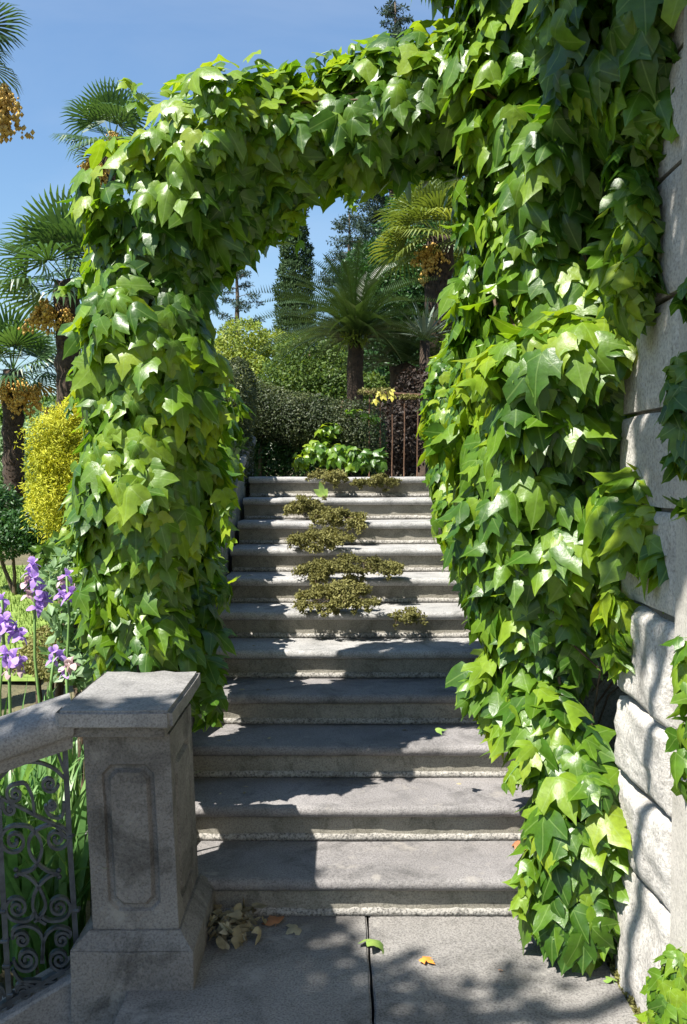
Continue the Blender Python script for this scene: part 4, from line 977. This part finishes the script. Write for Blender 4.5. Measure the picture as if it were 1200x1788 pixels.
bush('rock_plant', 85, 1130, 4.9, [(85, 1120, 0, (.14, .2, .08)), (60, 1150, -.1, (.16, .2, .07)), (110, 1165, -.2, (.2, .2, .06))], 3800, .022, M['creep'], 'low brownish-green cushion plant between the iris stalks', 'plant', bz=.2)

# ================================================================== irises
def petal(L, w, cur, n=4):
    V, T = [], []
    for i in range(n + 1):
        t = i / n; ww = w * math.sin(PI * (.12 + .8 * t)) ; z = cur(t) * L
        for sx in (-1, 0, 1): V.append((sx * ww + .12 * w * math.sin(t * 19) * sx, t * L, z + (.10 * w * math.sin(t * 15 + sx) if sx else .12 * w)))
    for i in range(n):
        for j in (0, 1):
            a = i * 3 + j; T += [(a, a + 1, a + 4), (a, a + 4, a + 3)]
    return np.array(V), np.array(T)
def iris_flower_mesh(mat, name):
    parts = []
    for k in range(3):
        for (L, w, cur, el, off_) in ((1.0, .42, lambda t: .55 * t - 1.25 * t * t, 0, 0), (.95, .40, lambda t: 1.9 * t - 1.0 * t * t, 0, PI / 3)):
            V, T = petal(L, w, cur); a = 2 * PI * k / 3 + off_; c, s = math.cos(a), math.sin(a)
            sc = .62 if off_ else 1; V = V * np.array([1, sc, 1]); R = np.array([[c, -s, 0], [s, c, 0], [0, 0, 1]]); parts.append((V @ R.T, T))
    V, T = joinVF(parts); return mesh_np(name, V, T, mat)
IM = [iris_flower_mesh(M['petal'], 'iris_bloom'), iris_flower_mesh(M['petal2'], 'faded_iris_bloom')]
sw = []
for q in range(3):
    V, T = [], []; n = 7
    for i in range(n + 1):
        t = i / n; w = .022 * (1 - t ** 2.5) + .001; bend = (.10, .35, .7)[q] * t ** 2.4
        V += [(-w, bend, t - bend * .35), (w, bend, t - bend * .35 + .002)]
    for i in range(n): a = i * 2; T += [(a, a + 1, a + 3), (a, a + 3, a + 2)]
    sw.append(mesh_np('sword_leaf', np.array(V), np.array(T), M['iris']))
def iris(px, py, Y, blooms, label, bz, nleaf=9, h=.7):
    c = W(px, py, Y); root = thing('iris_plant', (c.x, Y, bz), label, 'iris', 'purple irises in the border'); base = parent_world(root)
    if blooms:
        top = W(blooms[0][0], blooms[0][1], Y)
        V, Q = tube(lim((c.x, Y, bz), top, 6, .03), [.007] * 7, 5); wobj('stalk', V, Q, M['stalk'], root)
    for b in blooms:
        p = W(b[0], b[1], Y + rnd.uniform(-.03, .03)); s = .038 * (b[2] if len(b) > 2 else 1)
        o = link('bloom', IM[1 if (len(b) > 3 or rnd.random() < .06) else 0], root); place(o, p, Vector((rnd.gauss(0, .6), rnd.gauss(0, .6), .1)), Vector((rnd.gauss(0, .35), rnd.gauss(0, .35) - .3, 1)), s, base)
    for i in range(nleaf):
        o = link('leaf', sw[rnd.randrange(2 if px > 80 else 3)], root); a = rnd.uniform(0, 2 * PI) if px < 80 else rnd.uniform(-.9, 2.4)
        o.matrix_basis = Matrix.Translation((rnd.gauss(0, .07), rnd.gauss(0, .05), -.02)) @ Matrix.Rotation(a, 4, 'Z') @ Matrix.Rotation(rnd.gauss(0, .12), 4, 'Y') @ Matrix.Scale(h * rnd.uniform(.7, 1.1), 4)
iris(72, 1110, 4.1, [(58, 988, 1.1), (52, 1002), (62, 1012), (46, 1018, 1, 1), (57, 1024), (70, 1032), (50, 1040, .9, 1), (74, 1050, 1.1), (64, 1062, 1), (78, 1046, .9)], 'tallest purple iris spike left of the arch post, standing alone', .0, 7, .7)
iris(118, 1110, 4.3, [(117, 1006), (108, 1016, .8, 1), (112, 1034, 1), (124, 1036), (106, 1040, .9), (118, 1046), (130, 1030, .8, 1)], 'purple iris nearest the leafy arch post, shorter spike', .0, 6, .6)
iris(-8, 1180, 3.9, [(4, 1048, .9), (4, 1070, 1.2), (12, 1085, 1.1), (2, 1092, 1.2), (-8, 1060), (10, 1100, 1), (-6, 1110), (24, 1108, 1.1), (36, 1112, 1), (30, 1100)], 'large purple iris cluster cut by the left edge, upper blooms', -.05, 18, .85)
iris(22, 1200, 3.8, [(16, 1142, 1.2), (26, 1150, 1.1), (8, 1150), (34, 1158, 1.0), (20, 1166, .9, 1), (34, 1172, .8, 1), (14, 1174, .8, 1)], 'lower purple iris bloom group beside the left edge above the rail', -.05, 20, .8)
iris(96, 1200, 3.9, [(96, 1140, 1.0), (92, 1154, .8), (106, 1146, .9)], 'small single purple iris bloom close above the handrail', -.05, 20, .75)
iris(120, 1190, 3.75, [(116, 1166, .8), (126, 1160, .9, 1), (112, 1176, .8)], 'fading iris bloom touching the pier cap corner', -.05, 18, .7)
for (px, Y, h) in ((-60, 3.5, .95), (0, 3.45, .9), (45, 3.5, .95), (85, 3.45, .9), (118, 3.75, .8), (20, 3.25, .8), (75, 3.2, .8), (-30, 3.2, .8), (100, 3.2, .75)):
    iris(px, 1400, Y, [], 'clump of long green sword leaves behind the iron scrollwork', -.1, 20, h)

# ================================================================== leaf litter
OV, OT = [], []
for i in range(5):
    t = i / 4; w = .30 * math.sin(PI * (.08 + .84 * t)); OV += [(-w, -t, .10 * math.sin(5 * t) + .12), (0, -t, .02), (w, -t, .14 * math.cos(4 * t) + .1)]
for i in range(4):
    for j in (0, 1): a = i * 3 + j; OT += [(a, a + 1, a + 4), (a, a + 4, a + 3)]
OVAL = mesh_np('oval_dry_leaf', np.array(OV, float), np.array(OT), M['dry'])
LD = [mesh_np('dry_leaf', V * np.array([1, 1, 1.6]), T, M['dry'], U) for V, T, U in TPL[:4]]
def fallen(px, py, Y, z, s, me, label, grp=None, name='fallen_leaf', tilt=.25):
    p = W(px, py, Y); o = link(name, me); p = Vector((p.x, p.y, z + .006 + s * .12))
    o.matrix_basis = Matrix.Translation(p) @ Matrix.Rotation(rnd.uniform(0, 6.28), 4, 'Z') @ Matrix.Rotation(rnd.gauss(0, tilt), 4, 'X') @ Matrix.Rotation(rnd.gauss(0, tilt), 4, 'Y') @ Matrix.Scale(s, 4)
    return tag(o, label, 'leaf', grp)
def gy(py, z=0): return F * (CZ - z) / (py - 829)
for i in range(70):
    px = rnd.gauss(405, 26); py = rnd.uniform(1622, 1675); px = max(px, 368 + (1640 - py) * .1)
    fallen(px, py, gy(py), rnd.uniform(0, .045), rnd.uniform(.035, .062), OVAL if i % 4 else LD[i % 3], 'dry curled leaf in the pile between pier base and first step', 'dry leaves piled by the pier base', tilt=.7)
def lm(mat, q=0, k=1.0): V, T, U = TPL[q]; return mesh_np('fallen_leaf', V * np.array([1, 1, k]), T, mat, U)
fallen(738, 1695, gy(1695), 0, .045, lm(M['orangeleaf'], 5), 'single orange fallen leaf on the right paving slab')
fallen(658, 1665, gy(1665), 0, .085, lm(M['greenleaf'], 2), 'green fallen leaf lying on the joint of the two paving slabs', tilt=.5)
fallen(480, 1632, gy(1632), 0, .06, lm(M['brownleaf'], 1), 'brown fallen leaf right of the dry leaf pile')
fallen(520, 1640, gy(1640), 0, .05, lm(M['dry'], 1), 'pale dry leaf farthest right of the dry leaf pile')
fallen(898, 1492, F * (CZ - .15) / (1492 - 829), .15, .06, lm(M['brownleaf'], 3), 'reddish brown leaf on the lowest step beside the creeper', tilt=.5)
fallen(762, 1280, F * (CZ - .6) / (1280 - 829), .60, .045, lm(M['greenleaf'], 4), 'green fallen leaf on the shaded fourth step', tilt=.08)
fallen(565, 884, 6.5, 1.5, .10, lm(M['greenleaf'], 0), 'pale green fallen leaf on the second step from the top', tilt=.5)
fallen(875, 1716, gy(1716), 0, .016, lm(M['brownleaf'], 5), 'tiny dark leaf scrap on the right paving slab')
fallen(1070, 1735, gy(1735), 0, .04, lm(M['greenleaf'], 2), 'small green leaf scrap near the house wall on the paving')
for i in range(16):
    k = rnd.randrange(0, 10); z = (k + 1) * SH; y = SD + k * ST + rnd.uniform(.03, .25); x = rnd.choice((-1, -1, 1)) * rnd.uniform(.2, .6)
    o = link('leaf_scrap', LD[i % 4]); o.matrix_basis = Matrix.Translation((x, y, z + .004)) @ Matrix.Rotation(rnd.uniform(0, 6.28), 4, 'Z') @ Matrix.Scale(rnd.uniform(.012, .026), 4)
    tag(o, 'tiny dry leaf scrap lying on a stone tread', 'leaf', 'leaf scraps on the steps')
# moss and weeds in the joint at the wall foot
mo = thing('joint_weeds', (.92, 2.8, 0), 'thin strip of moss and weeds along the foot of the house wall', 'weeds')
cloud('foliage', mo, [(Vector((.915, 2.55 + .045 * i, .0)), (.012, .03, .012)) for i in range(12)], 1100, .014, M['creep'], 'stuff')

# ================================================================== tree beyond the frame whose crown dapples the pier and paving
tr = thing('garden_tree', (-4.6, -.2, -.25), 'leafy garden tree left of and behind the viewer shading the pier', 'tree')
trunk(tr, lim((-4.6, -.2, -.4), (-4.0, .0, 4.6), 8, .1), .14, .07, M['treebark'])
SE = []
for (x, y, z, r_) in ((-3.45, .50, 5.2, .42), (-3.75, .75, 5.1, .40), (-3.2, .72, 5.25, .30), (-4.2, .5, 5.2, .5), (-3.7, .1, 5.4, .6), (-3.05, .35, 5.2, .33), (-2.72, .42, 5.2, .18), (-2.40, .45, 5.2, .13), (-2.6, .05, 5.3, .26), (-3.1, -.2, 5.4, .5), (-4.4, .9, 5.3, .5)):
    SE.append((Vector((x, y, z)), (r_, r_, r_ * .5)))
    trunk(tr, lim((-4.0, 0, 4.5), (x, y, z), 5, .06), .035, .012, M['treebark'], 'limb', 6)
for (x, y, z, r_) in ((-.6, 1.3, 4.5, .36), (-.2, 1.1, 4.6, .5), (.1, 1.5, 4.6, .42), (-.4, .6, 4.6, .45), (.45, 1.8, 4.7, .4), (.5, 1.2, 4.7, .5), (-.12, 1.95, 4.6, .36), (.2, 2.15, 4.7, .3)):  # unseen leaf clumps added along the sun rays to shade the upper house wall
    for q in range(2): SE.append((Vector((x, y, z)), (r_, r_, r_ * .5)))
trunk(tr, lim((-4.0, 0, 4.3), (.5, 1.5, 4.6), 12, .12), .06, .015, M['treebark'], 'limb', 7)  # added limb carrying those shading clumps across to the house side
cloud('crown', tr, SE, 9500, .12, M['dark'], None, .3, .7, .9, .3)
